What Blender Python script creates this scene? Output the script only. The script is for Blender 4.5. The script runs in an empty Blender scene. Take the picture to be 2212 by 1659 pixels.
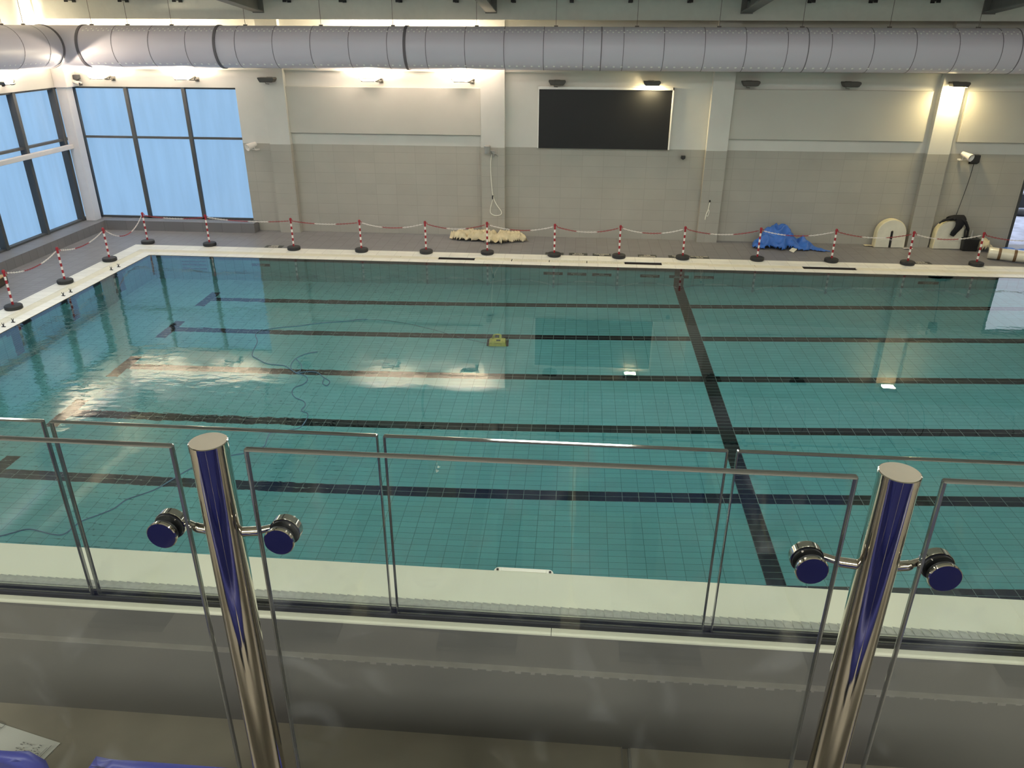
import bpy, bmesh, math, random
from mathutils import Vector, Matrix, noise
random.seed(7)
S = bpy.context.scene
COL = S.collection
PI = math.pi

# ------------------------------------------------------------------ camera, world, lights, exposure
CX, CY, CZ = -2.7525, -17.9082, 5.6454
F_PX, PITCH, ROLL, YAW = 1652.3, -0.4372, 0.0034, 0.0813
cam_d = bpy.data.cameras.new('camera'); cam = bpy.data.objects.new('camera', cam_d); COL.objects.link(cam)
cam_d.sensor_width = 36.0; cam_d.lens = F_PX / 2212 * 36.0; cam_d.clip_start = 0.02; cam_d.clip_end = 300
fw = Vector((-math.sin(YAW) * math.cos(PITCH), math.cos(YAW) * math.cos(PITCH), math.sin(PITCH)))
rt = Vector((math.cos(YAW), math.sin(YAW), 0)); up = rt.cross(fw)
r2 = math.cos(ROLL) * rt + math.sin(ROLL) * up; u2 = -math.sin(ROLL) * rt + math.cos(ROLL) * up
m = Matrix((r2, u2, -fw)).transposed().to_4x4(); m.translation = (CX, CY, CZ); cam.matrix_world = m
S.camera = cam
S.view_settings.view_transform = 'Standard'; S.view_settings.look = 'None'
S.view_settings.exposure = 0.0; S.view_settings.gamma = 1.0; S.view_settings.use_curve_mapping = False
W = bpy.data.worlds.new('world'); S.world = W; W.use_nodes = True
W.node_tree.nodes['Background'].inputs[0].default_value = (0.78, 0.86, 1.0, 1)
W.node_tree.nodes['Background'].inputs[1].default_value = 1.6
S.cycles.max_bounces = 24; S.cycles.transmission_bounces = 22; S.cycles.glossy_bounces = 6; S.cycles.diffuse_bounces = 5
S.cycles.use_denoising = True

def area(name, loc, rot, sx, sy, power, col):
    d = bpy.data.lights.new(name, 'AREA'); d.shape = 'RECTANGLE'; d.size = sx; d.size_y = sy; d.energy = power; d.color = col
    o = bpy.data.objects.new(name, d); COL.objects.link(o); o.location = loc; o.rotation_euler = rot
    return o
# ceiling luminaires over the pool and the stand, out of frame
for lx, kx in ((-14.6, 0.82), (-8.7, 0.82), (-2.8, 0.80), (3.1, 0.72), (9.0, 0.58)):
    area('ceiling_luminaire', (lx, -3.4, 6.95), (0, 0, 0), 2.4, 1.0, 165 * kx, (1.0, 0.975, 0.91))
    area('ceiling_luminaire', (lx, -7.6, 6.95), (0, 0, 0), 2.4, 1.0, 165 * kx, (1.0, 0.975, 0.91))
    area('ceiling_luminaire', (lx, -11.9, 6.95), (0, 0, 0), 1.2, 0.7, 125 * kx, (1.0, 0.975, 0.91))
for lx in (-8.7, -2.8, 3.1): area('stand_luminaire', (lx, -20.2, 6.95), (0, 0, 0), 3.0, 1.0, 215, (1.0, 0.975, 0.90))

# ------------------------------------------------------------------ materials
def lin(r, g, b):
    f = lambda c: (c / 255 / 12.92) if c / 255 <= 0.04045 else ((c / 255 + 0.055) / 1.055) ** 2.4
    return (f(r), f(g), f(b), 1)
MATS = {}
def mat(name, rgb, rough=0.6, metal=0.0, var=0.08, scale=6.0, coat=0.0, bump=0.0):
    m = bpy.data.materials.new(name); m.use_nodes = True; nt = m.node_tree; b = nt.nodes['Principled BSDF']
    c = lin(*rgb)
    b.inputs['Roughness'].default_value = rough; b.inputs['Metallic'].default_value = metal
    if coat: b.inputs['Coat Weight'].default_value = coat
    if var > 0:
        tc = nt.nodes.new('ShaderNodeTexCoord'); n = nt.nodes.new('ShaderNodeTexNoise'); r = nt.nodes.new('ShaderNodeValToRGB')
        n.inputs['Scale'].default_value = scale; n.inputs['Detail'].default_value = 6
        nt.links.new(tc.outputs['Object'], n.inputs['Vector']); nt.links.new(n.outputs[0], r.inputs[0])
        r.color_ramp.elements[0].position = 0.3; r.color_ramp.elements[1].position = 0.7
        r.color_ramp.elements[0].color = [max(0, x * (1 - var)) for x in c[:3]] + [1]
        r.color_ramp.elements[1].color = [min(1, x * (1 + var)) for x in c[:3]] + [1]
        nt.links.new(r.outputs[0], b.inputs['Base Color'])
        if bump:
            bp = nt.nodes.new('ShaderNodeBump'); bp.inputs['Strength'].default_value = bump; bp.inputs['Distance'].default_value = 0.01
            nt.links.new(n.outputs[0], bp.inputs['Height']); nt.links.new(bp.outputs[0], b.inputs['Normal'])
    else:
        b.inputs['Base Color'].default_value = c
    MATS[name] = m
    return m
def tile_mat(name, rgb, grout, bw, bh, mortar, axes, shift=(0, 0), rough=0.4, var=0.06, nscale=1.2, offset=0.0):
    m = bpy.data.materials.new(name); m.use_nodes = True; nt = m.node_tree; b = nt.nodes['Principled BSDF']
    tc = nt.nodes.new('ShaderNodeTexCoord'); sp = nt.nodes.new('ShaderNodeSeparateXYZ'); cb = nt.nodes.new('ShaderNodeCombineXYZ')
    nt.links.new(tc.outputs['Object'], sp.inputs[0])
    for k in range(2):
        a = nt.nodes.new('ShaderNodeMath'); a.operation = 'ADD'; a.inputs[1].default_value = shift[k] + 100 * (bw, bh)[k]
        nt.links.new(sp.outputs[axes[k]], a.inputs[0]); nt.links.new(a.outputs[0], cb.inputs[k])
    br = nt.nodes.new('ShaderNodeTexBrick'); br.offset = offset; br.squash = 1.0
    c = lin(*rgb)
    br.inputs['Color1'].default_value = [x * (1 - var) for x in c[:3]] + [1]; br.inputs['Color2'].default_value = [min(1, x * (1 + var)) for x in c[:3]] + [1]
    br.inputs['Mortar'].default_value = lin(*grout); br.inputs['Scale'].default_value = 1.0
    br.inputs['Mortar Size'].default_value = mortar; br.inputs['Mortar Smooth'].default_value = 0.1; br.inputs['Bias'].default_value = 0
    br.inputs['Brick Width'].default_value = bw; br.inputs['Row Height'].default_value = bh
    nt.links.new(cb.outputs[0], br.inputs['Vector'])
    n = nt.nodes.new('ShaderNodeTexNoise'); n.inputs['Scale'].default_value = nscale; n.inputs['Detail'].default_value = 5
    nt.links.new(tc.outputs['Object'], n.inputs['Vector'])
    mr = nt.nodes.new('ShaderNodeMapRange'); mr.inputs[3].default_value = 0.88; mr.inputs[4].default_value = 1.12
    nt.links.new(n.outputs[0], mr.inputs[0])
    mx = nt.nodes.new('ShaderNodeMix'); mx.data_type = 'RGBA'; mx.blend_type = 'MULTIPLY'; mx.inputs[0].default_value = 1
    nt.links.new(br.outputs['Color'], mx.inputs[6]); nt.links.new(mr.outputs[0], mx.inputs[7])
    nt.links.new(mx.outputs[2], b.inputs['Base Color']); b.inputs['Roughness'].default_value = rough
    MATS[name] = m
    return m
def emit(name, rgb, strength, streak=0.0):
    m = bpy.data.materials.new(name); m.use_nodes = True; nt = m.node_tree; b = nt.nodes['Principled BSDF']
    b.inputs['Base Color'].default_value = (0.02, 0.03, 0.04, 1); b.inputs['Roughness'].default_value = 0.25
    c = lin(*rgb); b.inputs['Emission Color'].default_value = c; b.inputs['Emission Strength'].default_value = strength
    if streak:
        tc = nt.nodes.new('ShaderNodeTexCoord'); mp = nt.nodes.new('ShaderNodeMapping'); mp.inputs['Scale'].default_value = (2.2, 2.2, 0.25)
        n = nt.nodes.new('ShaderNodeTexNoise'); n.inputs['Scale'].default_value = 2.0; n.inputs['Detail'].default_value = 4
        mr = nt.nodes.new('ShaderNodeMapRange'); mr.inputs[1].default_value = 0.3; mr.inputs[2].default_value = 0.7
        mr.inputs[3].default_value = strength * (1 - streak); mr.inputs[4].default_value = strength * (1 + streak)
        nt.links.new(tc.outputs['Object'], mp.inputs[0]); nt.links.new(mp.outputs[0], n.inputs['Vector'])
        nt.links.new(n.outputs[0], mr.inputs[0]); nt.links.new(mr.outputs[0], b.inputs['Emission Strength'])
    MATS[name] = m
    return m
def glass_mat(name, col, ior=1.5, rough=0.0):
    m = bpy.data.materials.new(name); m.use_nodes = True; nt = m.node_tree; nt.nodes.remove(nt.nodes['Principled BSDF'])
    g = nt.nodes.new('ShaderNodeBsdfGlass'); g.inputs['Color'].default_value = col; g.inputs['IOR'].default_value = ior; g.inputs['Roughness'].default_value = rough
    nt.links.new(g.outputs[0], nt.nodes['Material Output'].inputs[0]); MATS[name] = m
    return m

PAINT = mat('white_wall_paint', (208, 207, 199), 0.7, var=0.03, scale=1.5)
PANEL = mat('panel_white', (190, 188, 178), 0.75, var=0.03, scale=1.0)
FASCIA = mat('grey_fascia', (216, 217, 208), 0.75, var=0.03)
WTILE = tile_mat('wall_tile', (170, 167, 156), (158, 155, 145), 0.6, 0.3, 0.006, (0, 2), (0.2, 0.05), 0.35, 0.03)
DECK = tile_mat('deck_tile', (126, 125, 127), (102, 101, 103), 0.3, 0.15, 0.006, (0, 1), (0, 0), 0.45, 0.06, 0.7)
PLINTH = tile_mat('plinth_tile', (116, 115, 116), (96, 95, 96), 0.6, 0.3, 0.006, (0, 1), (0.1, 0), 0.5, 0.05)
COPING = tile_mat('coping_tile', (242, 239, 226), (208, 204, 190), 0.5, 0.25, 0.005, (0, 1), (0.1, 0.03), 0.4, 0.04, 3.0)
POOL_X = dict(rough=0.25, var=0.05, nscale=0.8)
TEAL, DTEAL, GR, DGR = (106, 171, 172), (12, 26, 31), (58, 118, 112), (128, 146, 138)
PF = tile_mat('pool_floor_tile', TEAL, GR, 0.25, 0.125, 0.0035, (0, 1), (0.125, 0), **POOL_X)
PFD = tile_mat('pool_line_tile', DTEAL, DGR, 0.25, 0.125, 0.0035, (0, 1), (0.125, 0), **POOL_X)
PW = tile_mat('pool_wall_tile', TEAL, GR, 0.25, 0.125, 0.0035, (0, 2), (0.125, 0), **POOL_X)
PWD = tile_mat('pool_wall_dark_tile', DTEAL, DGR, 0.25, 0.125, 0.0035, (0, 2), (0.125, 0), **POOL_X)
PE = tile_mat('pool_end_tile', TEAL, GR, 0.25, 0.125, 0.0035, (1, 2), (0.125, 0), **POOL_X)
PED = tile_mat('pool_end_dark_tile', DTEAL, DGR, 0.25, 0.125, 0.0035, (1, 2), (0.125, 0), **POOL_X)
GRATE = mat('cream_grating', (242, 237, 216), 0.5, var=0.03)
DARK = mat('dark_channel', (52, 46, 40), 0.8)
LIGHTW = mat('light_fitting_white', (250, 246, 230), 0.4, var=0.01)
BLACK = mat('black_plastic', (26, 27, 28), 0.45, var=0.1)
RUBBER = mat('black_rubber', (38, 40, 42), 0.6, var=0.12, scale=12)
RED = mat('red_plastic', (150, 28, 40), 0.5, var=0.05)
WHITEP = mat('white_plastic', (228, 222, 216), 0.5, var=0.03)
FRAME = mat('grey_window_frame', (66, 69, 70), 0.65, var=0.04)
COLW = mat('white_steel', (222, 218, 216), 0.5, var=0.02)
DUCT = None
SCREEN = mat('screen_black', (20, 21, 23), 0.45, var=0.15, scale=0.8)
BEZEL = mat('silver_bezel', (236, 234, 228), 0.4, 0.0, var=0.02)
FLOODB = mat('floodlight_grey', (74, 72, 66), 0.5, 0.1, var=0.1)
STEEL = mat('rafter_grey', (122, 122, 118), 0.55, 0.1, var=0.05)
CHROME = mat('polished_steel', (214, 208, 196), 0.07, 1.0, var=0.0)
CAPM = mat('brushed_cap', (228, 218, 198), 0.35, 0.45, var=0.08, scale=9)
CONC = mat('concrete', (158, 152, 137), 0.85, var=0.10, scale=5, bump=0.15)
PARA = mat('parapet_grey', (112, 111, 107), 0.8, var=0.05, scale=3)
PARAT = mat('parapet_ledge_grey', (140, 138, 132), 0.85, var=0.10, scale=14)
COPE = mat('parapet_coping_cream', (232, 233, 212), 0.6, var=0.03, scale=4)
PACK = mat('gasket_grey', (168, 170, 160), 0.7, var=0.12, scale=60)
CHAN = mat('channel_dark', (44, 45, 44), 0.7, 0.2, var=0.05)
SEATM = mat('seat_blue', (66, 72, 156), 0.4, var=0.04)
PAPER = mat('paper_white', (226, 228, 220), 0.8, var=0.02)
INK = mat('ink_grey', (120, 122, 120), 0.9, var=0)
BEIGE = mat('dust_sheet_beige', (214, 201, 166), 0.9, var=0.08)
TARP = mat('tarp_blue', (52, 106, 190), 0.5, var=0.08, scale=9)
FOAM = mat('wrapped_white', (224, 220, 200), 0.3, var=0.08, scale=4, coat=0.4)
FOAMY = mat('wrapped_edge_cream', (226, 216, 178), 0.35, var=0.10, scale=5)
CLOTHB = mat('jacket_black', (20, 22, 28), 0.9, var=0.15)
TAPE = mat('brown_tape', (112, 88, 58), 0.5, var=0.08)
YEL = mat('robot_yellow', (206, 200, 92), 0.5, var=0.14, scale=14)
CABLE = mat('cable_teal_grey', (58, 92, 112), 0.5, var=0.1)
ROPE = mat('white_rope', (232, 230, 216), 0.7, var=0.04)
WOOD = mat('pale_wood', (190, 164, 116), 0.7, var=0.15, scale=10)
WOODD = mat('dark_wood', (72, 62, 50), 0.8, var=0.15, scale=10)
ORANGE = mat('orange_plastic', (206, 104, 54), 0.6, var=0.05)
PLAQ = mat('plaque_dark', (58, 58, 54), 0.5, var=0.05)
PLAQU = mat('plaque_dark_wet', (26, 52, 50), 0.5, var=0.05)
PLTXT = mat('plaque_letters', (226, 222, 206), 0.6, var=0)
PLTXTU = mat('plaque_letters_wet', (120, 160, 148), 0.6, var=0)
GREYBOX = mat('grey_box', (150, 150, 146), 0.5, var=0.03)
PAVE = mat('outside_paving', (188, 192, 208), 0.8, var=0.22, scale=2.5)
PANE = emit('frosted_pane', (148, 190, 230), 0.92, 0.06)
LENS = emit('floodlight_lens', (255, 238, 206), 1700.0)
LENSD = emit('floodlight_lens_down', (255, 230, 172), 320.0)
GLASS = bpy.data.materials.new('clear_glass'); GLASS.use_nodes = True
nt = GLASS.node_tree; nt.nodes.remove(nt.nodes['Principled BSDF'])
tr = nt.nodes.new('ShaderNodeBsdfTransparent'); tr.inputs[0].default_value = (0.975, 0.99, 0.98, 1)
gs = nt.nodes.new('ShaderNodeBsdfGlossy'); gs.inputs['Roughness'].default_value = 0.0; gs.inputs['Color'].default_value = (1, 1, 1, 1)
lw = nt.nodes.new('ShaderNodeLayerWeight'); lw.inputs[0].default_value = 0.5; pw = nt.nodes.new('ShaderNodeMath'); pw.operation = 'POWER'; pw.inputs[1].default_value = 5.0; fz = nt.nodes.new('ShaderNodeMapRange'); fz.inputs[3].default_value = 0.035; fz.inputs[4].default_value = 1.0; nt.links.new(lw.outputs['Facing'], pw.inputs[0]); nt.links.new(pw.outputs[0], fz.inputs[0])
m1 = nt.nodes.new('ShaderNodeMixShader'); m2 = nt.nodes.new('ShaderNodeMixShader')
df = nt.nodes.new('ShaderNodeBsdfDiffuse'); df.inputs[0].default_value = (0.8, 0.85, 0.85, 1)
tcg = nt.nodes.new('ShaderNodeTexCoord'); ng = nt.nodes.new('ShaderNodeTexNoise'); ng.inputs['Scale'].default_value = 5.0; ng.inputs['Detail'].default_value = 8; ng.inputs['Distortion'].default_value = 1.5
mg = nt.nodes.new('ShaderNodeMapRange'); mg.inputs[1].default_value = 0.58; mg.inputs[2].default_value = 0.80; mg.inputs[3].default_value = 0.0; mg.inputs[4].default_value = 0.06
nt.links.new(tcg.outputs['Object'], ng.inputs['Vector']); nt.links.new(ng.outputs[0], mg.inputs[0])
nt.links.new(fz.outputs[0], m1.inputs[0]); nt.links.new(tr.outputs[0], m1.inputs[1]); nt.links.new(gs.outputs[0], m1.inputs[2])
nt.links.new(mg.outputs[0], m2.inputs[0]); nt.links.new(m1.outputs[0], m2.inputs[1]); nt.links.new(df.outputs[0], m2.inputs[2]); nt.links.new(m2.outputs[0], nt.nodes['Material Output'].inputs[0])
GEDGE = bpy.data.materials.new('ground_glass_edge'); GEDGE.use_nodes = True; b_ = GEDGE.node_tree.nodes['Principled BSDF']
b_.inputs['Base Color'].default_value = lin(140, 142, 138); b_.inputs['Roughness'].default_value = 0.08; b_.inputs['Metallic'].default_value = 0.75
TOPEDGE = MATS['polished_steel']

# water: real refraction, light ripples
WATER = bpy.data.materials.new('pool_water'); WATER.use_nodes = True
nt = WATER.node_tree; nt.nodes.remove(nt.nodes['Principled BSDF'])
g = nt.nodes.new('ShaderNodeBsdfRefraction'); g.inputs['IOR'].default_value = 1.333; g.inputs['Roughness'].default_value = 0; g.inputs['Color'].default_value = (0.96, 1, 0.995, 1)
gl = nt.nodes.new('ShaderNodeBsdfGlossy'); gl.inputs['Roughness'].default_value = 0.0; gl.inputs['Color'].default_value = (1, 1, 1, 1)
fr = nt.nodes.new('ShaderNodeFresnel'); fr.inputs['IOR'].default_value = 1.45; mxs = nt.nodes.new('ShaderNodeMixShader')
tc = nt.nodes.new('ShaderNodeTexCoord'); mp = nt.nodes.new('ShaderNodeMapping'); mp.inputs['Scale'].default_value = (1.0, 1.9, 1)
n1 = nt.nodes.new('ShaderNodeTexNoise'); n1.inputs['Scale'].default_value = 2.6; n1.inputs['Detail'].default_value = 3
n2 = nt.nodes.new('ShaderNodeTexNoise'); n2.inputs['Scale'].default_value = 0.35; n2.inputs['Detail'].default_value = 2
mr = nt.nodes.new('ShaderNodeMapRange'); mr.inputs[1].default_value = 0.38; mr.inputs[2].default_value = 0.62; mr.inputs[3].default_value = 0.15; mr.inputs[4].default_value = 1.0
mu = nt.nodes.new('ShaderNodeMath'); mu.operation = 'MULTIPLY'
bp = nt.nodes.new('ShaderNodeBump'); bp.inputs['Strength'].default_value = 1.0; bp.inputs['Distance'].default_value = 0.0048
nt.links.new(tc.outputs['Object'], mp.inputs[0]); nt.links.new(mp.outputs[0], n1.inputs['Vector']); nt.links.new(tc.outputs['Object'], n2.inputs['Vector'])
sx = nt.nodes.new('ShaderNodeSeparateXYZ'); ax = nt.nodes.new('ShaderNodeMath'); ax.operation = 'ADD'; ax.inputs[1].default_value = 0.5
ab = nt.nodes.new('ShaderNodeMath'); ab.operation = 'ABSOLUTE'; rx = nt.nodes.new('ShaderNodeMapRange'); rx.inputs[1].default_value = 3.5; rx.inputs[2].default_value = 8.5; rx.inputs[3].default_value = 0.12; rx.inputs[4].default_value = 1.0
mv = nt.nodes.new('ShaderNodeMath'); mv.operation = 'MULTIPLY'
nt.links.new(tc.outputs['Object'], sx.inputs[0]); nt.links.new(sx.outputs[0], ax.inputs[0]); nt.links.new(ax.outputs[0], ab.inputs[0]); nt.links.new(ab.outputs[0], rx.inputs[0])
nt.links.new(n2.outputs[0], mr.inputs[0]); nt.links.new(n1.outputs[0], mv.inputs[0]); nt.links.new(rx.outputs[0], mv.inputs[1]); nt.links.new(mv.outputs[0], mu.inputs[0]); nt.links.new(mr.outputs[0], mu.inputs[1])
nt.links.new(mu.outputs[0], bp.inputs['Height']); nt.links.new(bp.outputs[0], g.inputs['Normal']); nt.links.new(bp.outputs[0], gl.inputs['Normal']); nt.links.new(bp.outputs[0], fr.inputs['Normal'])
nt.links.new(fr.outputs[0], mxs.inputs[0]); nt.links.new(g.outputs[0], mxs.inputs[1]); nt.links.new(gl.outputs[0], mxs.inputs[2]); nt.links.new(mxs.outputs[0], nt.nodes['Material Output'].inputs[0])

# ------------------------------------------------------------------ mesh helpers
class MB:
    def __init__(s): s.v = []; s.f = []; s.mi = []; s.sm = []
    def add(s, vs, fs, mi=0, smooth=False):
        o = len(s.v); s.v += [tuple(v) for v in vs]
        for f in fs: s.f.append([i + o for i in f]); s.mi.append(mi); s.sm.append(smooth)
        return s
    def box(s, x0, x1, y0, y1, z0, z1, mi=0):
        vs = [(x, y, z) for z in (z0, z1) for y in (y0, y1) for x in (x0, x1)]
        return s.add(vs, [(0, 2, 3, 1), (4, 5, 7, 6), (0, 1, 5, 4), (2, 6, 7, 3), (0, 4, 6, 2), (1, 3, 7, 5)], mi)
    def quad(s, a, b, c, d, mi=0): return s.add([a, b, c, d], [(0, 1, 2, 3)], mi)
    def lathe(s, prof, seg=24, c=(0, 0, 0), mi=0, axis='Z', smooth=True):
        vs = []; n = len(prof)
        for k in range(seg):
            a = 2 * PI * k / seg
            for r, h in prof:
                p = (r * math.cos(a), r * math.sin(a), h)
                if axis == 'Y': p = (p[0], p[2], p[1])
                elif axis == 'X': p = (p[2], p[0], p[1])
                vs.append((p[0] + c[0], p[1] + c[1], p[2] + c[2]))
        fs = []
        for k in range(seg):
            k2 = (k + 1) % seg
            for i in range(n - 1):
                q = (k * n + i, k2 * n + i, k2 * n + i + 1, k * n + i + 1)
                fs.append(q if axis != 'Y' else q[::-1])
        return s.add(vs, fs, mi, smooth)
    def tube(s, path, rad, seg=8, mi=0, caps=True, closed=False, flat=1.0):
        P = [Vector(p) for p in path]; n = len(P)
        R = rad if isinstance(rad, (list, tuple)) else [rad] * n
        vs = []; prev = None
        for i in range(n):
            if closed: t = (P[(i + 1) % n] - P[i - 1])
            else: t = (P[min(i + 1, n - 1)] - P[max(i - 1, 0)])
            t = t.normalized() if t.length > 1e-9 else Vector((0, 0, 1))
            if prev is None:
                a = Vector((0, 0, 1)) if abs(t.z) < 0.9 else Vector((1, 0, 0))
                u = t.cross(a).normalized()
            else:
                u = prev - t * prev.dot(t); u = u.normalized() if u.length > 1e-6 else t.orthogonal().normalized()
            prev = u; w = t.cross(u)
            for k in range(seg):
                a = 2 * PI * k / seg; vs.append(P[i] + (u * math.cos(a) + w * math.sin(a) * flat) * R[i])
        fs = []; N = n if closed else n - 1
        for i in range(N):
            j = (i + 1) % n
            for k in range(seg):
                k2 = (k + 1) % seg; fs.append((i * seg + k, i * seg + k2, j * seg + k2, j * seg + k))
        if caps and not closed: fs += [tuple(range(seg))[::-1], tuple((n - 1) * seg + k for k in range(seg))]
        return s.add(vs, fs, mi, True)
    def prism(s, outline, lo, hi, axis='Z', mi=0, smooth=False):
        n = len(outline)
        def P(a, b, h): return {'Z': (a, b, h), 'Y': (a, h, b), 'X': (h, a, b)}[axis]
        vs = [P(a, b, lo) for a, b in outline] + [P(a, b, hi) for a, b in outline]
        fs = [tuple(range(n))[::-1], tuple(range(n, 2 * n))] + [(i, (i + 1) % n, n + (i + 1) % n, n + i) for i in range(n)]
        return s.add(vs, fs, mi, smooth)
    def build(s, name, mats, parent=None, bevel=0.0, origin=None, fix=True, sharp=40):
        me = bpy.data.meshes.new(name)
        o0 = Vector(origin) if origin else Vector((0, 0, 0))
        me.from_pydata([tuple(Vector(v) - o0) for v in s.v], [], s.f)
        if not isinstance(mats, (list, tuple)): mats = [mats]
        for q in mats: me.materials.append(q)
        for p, i, sm in zip(me.polygons, s.mi, s.sm): p.material_index = i; p.use_smooth = sm
        if fix:
            b = bmesh.new(); b.from_mesh(me); bmesh.ops.recalc_face_normals(b, faces=b.faces); b.to_mesh(me); b.free()
        if any(s.sm): me.set_sharp_from_angle(angle=math.radians(sharp))
        o = bpy.data.objects.new(name, me); COL.objects.link(o); o.location = o0
        if parent is not None:
            o.parent = parent; o.location = o0
        if bevel:
            md = o.modifiers.new('bevel', 'BEVEL'); md.width = bevel; md.segments = 2; md.limit_method = 'ANGLE'
        return o
def tag(o, label, cat, group=None, kind=None):
    o['label'] = label; o['category'] = cat
    if group: o['group'] = group
    if kind: o['kind'] = kind
    return o
def thing(name, label, cat, loc=(0, 0, 0), rotz=0.0, group=None):
    o = bpy.data.objects.new(name, None); COL.objects.link(o); o.location = loc; o.rotation_euler = (0, 0, rotz)
    o.empty_display_size = 0.1
    return tag(o, label, cat, group)
def struct(o, label=None):
    o['kind'] = 'structure'
    if label: o['label'] = label
    return o
def dup(root, loc, label=None, rotz=None, group=None):
    r = root.copy(); COL.objects.link(r); r.location = loc
    if rotz is not None: r.rotation_euler = (0, 0, rotz)
    if label: r['label'] = label
    if group: r['group'] = group
    for ch in list(root.children):
        c = ch.copy(); COL.objects.link(c); c.parent = r
        for gch in ch.children:
            d = gch.copy(); COL.objects.link(d); d.parent = c
    return r
def smooth_path(pts, k=6):
    P = [Vector(p) for p in pts]; out = []
    for i in range(len(P) - 1):
        p0, p1, p2, p3 = P[max(i - 1, 0)], P[i], P[i + 1], P[min(i + 2, len(P) - 1)]
        for j in range(k):
            t = j / k
            out.append(0.5 * ((2 * p1) + (p2 - p0) * t + (2 * p0 - 5 * p1 + 4 * p2 - p3) * t * t + (3 * p1 - p0 - 3 * p2 + p3) * t ** 3))
    out.append(P[-1]); return out

# ------------------------------------------------------------------ room shell
PX0, PX1, PY0, PY1 = -14.22, 10.78, -11.5, 1.5          # pool
def depth(x): return -(1.455 - 0.0549 * x)
YW, YP = 4.5, 4.3                                           # back wall, pilaster faces
DOOR = (9.45, 11.6, 2.6)
WX0, WX1, WZ0, WZ1 = -17.34, -12.46, 0.29, 4.05

# deck floor with the pool cut out (outer side of the coping at 1 m)
ob = MB(); z = 0.0
ex0, ex1, ey0, ey1 = -19.0, 14.0, -24.0, 4.9
ix0, ix1, iy0, iy1 = PX0 - 0.93, PX1 + 0.93, PY0 - 0.93, PY1 + 1.0
for (a, b, c, d) in ((ex0, ix0, ey0, ey1), (ix1, ex1, ey0, ey1), (ix0, ix1, ey0, iy0), (ix0, ix1, iy1, ey1)):
    ob.box(a, b, c, d, -0.25, 0.0)
struct(ob.build('floor', DECK), 'dark grey tiled pool deck')

# back wall (far side): tiled to 2.55, painted above
b = MB()
for x0, x1, z0, z1, mi in ((-19, WX0, -0.2, 7.25, 1), (WX0, WX1, WZ1, 7.25, 1), (WX0, WX1, -0.2, WZ0, 0), (WX1, DOOR[0], -0.2, 2.55, 0), (WX1, DOOR[1], 2.6, 7.25, 1), (WX1, DOOR[0], 2.55, 2.6, 1), (DOOR[1], 14, -0.2, 7.25, 1)):
    b.box(x0, x1, YW, YW + 0.35, z0, z1, mi)
struct(b.build('wall_back', [WTILE, PAINT]), 'far wall, beige tiles below and white paint above')
# pilasters
for i, (x0, x1) in enumerate(((-11.58, -10.97), (-5.46, -4.79), (0.79, 1.36), (6.68, 7.25))):
    b = MB(); b.box(x0, x1, YP, YW, 0, 2.555, 0); b.box(x0, x1, YP + 0.002, YW, 2.555, 5.85, 1)
    struct(b.build('column_back', [WTILE, PAINT]), 'pilaster on the far wall')
b = MB()
for x0, x1 in ((-17.0, -11.58), (-10.97, -5.46), (-4.79, 0.79), (1.36, 6.68), (7.25, 14)): b.box(x0, x1, YW - 0.07, YW, 4.52, 4.57)
struct(b.build('trim_1', PAINT), 'thin white ledge under the duct')
# raised acoustic panels in the bays
b = MB(); b.box(-10.97, -5.47, YW - 0.10, YW, 2.865, 4.11)
tag(b.build('wall_panel', PANEL, bevel=0.01), 'long white raised panel beneath two lit floodlights, left of the black screen', 'wall panel', 'raised white wall panels', 'structure')
b = MB(); b.box(1.37, 6.53, YW - 0.10, YW, 2.86, 4.14)
tag(b.build('wall_panel', PANEL, bevel=0.01), 'long white raised panel beneath two unlit floodlights, right of the black screen', 'wall panel', 'raised white wall panels', 'structure')
b = MB(); b.box(7.42, 13.0, YW - 0.10, YW, 2.86, 4.14)
tag(b.build('wall_panel', PANEL, bevel=0.01), 'white raised panel at the right end of the wall above white horn speaker', 'wall panel', 'raised white wall panels', 'structure')
# fascia above the duct
b = MB(); b.box(-17.5, 14, 3.9, 4.05, 5.8, 7.2)
struct(b.build('trim_2', FASCIA), 'grey fascia above the duct')
# left wall: paint above glazing, plinth below
b = MB(); b.box(-18.0, -17.5, ey0, YW + 0.3, WZ1, 7.3); b.box(-18.0, -17.62, ey0, YW + 0.3, -0.2, 0.28); b.box(-18.0, -17.62, ey0, -12.95, 0.28, WZ1)
struct(b.build('wall_left', PAINT), 'left wall above the windows')
b = MB(); b.box(13.9, 14.3, ey0, 4.9, -0.2, 7.3); struct(b.build('wall_right', PAINT))
b = MB(); b.box(-19, 14.3, -24.3, -24, -0.2, 7.3); struct(b.build('wall_front', PAINT))
b = MB(); b.box(-19, 14.3, -24.3, 5, 7.2, 7.4); struct(b.build('ceiling', PAINT))
# plinth bench under the windows
b = MB(); b.box(-17.62, -16.97, -16, 4.6, 0, 0.28); b.box(-16.97, -12.3, 4.1, YW + 0.2, 0, 0.29)
struct(b.build('trim_3', PLINTH), 'dark grey tiled sill bench below the windows')

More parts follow.
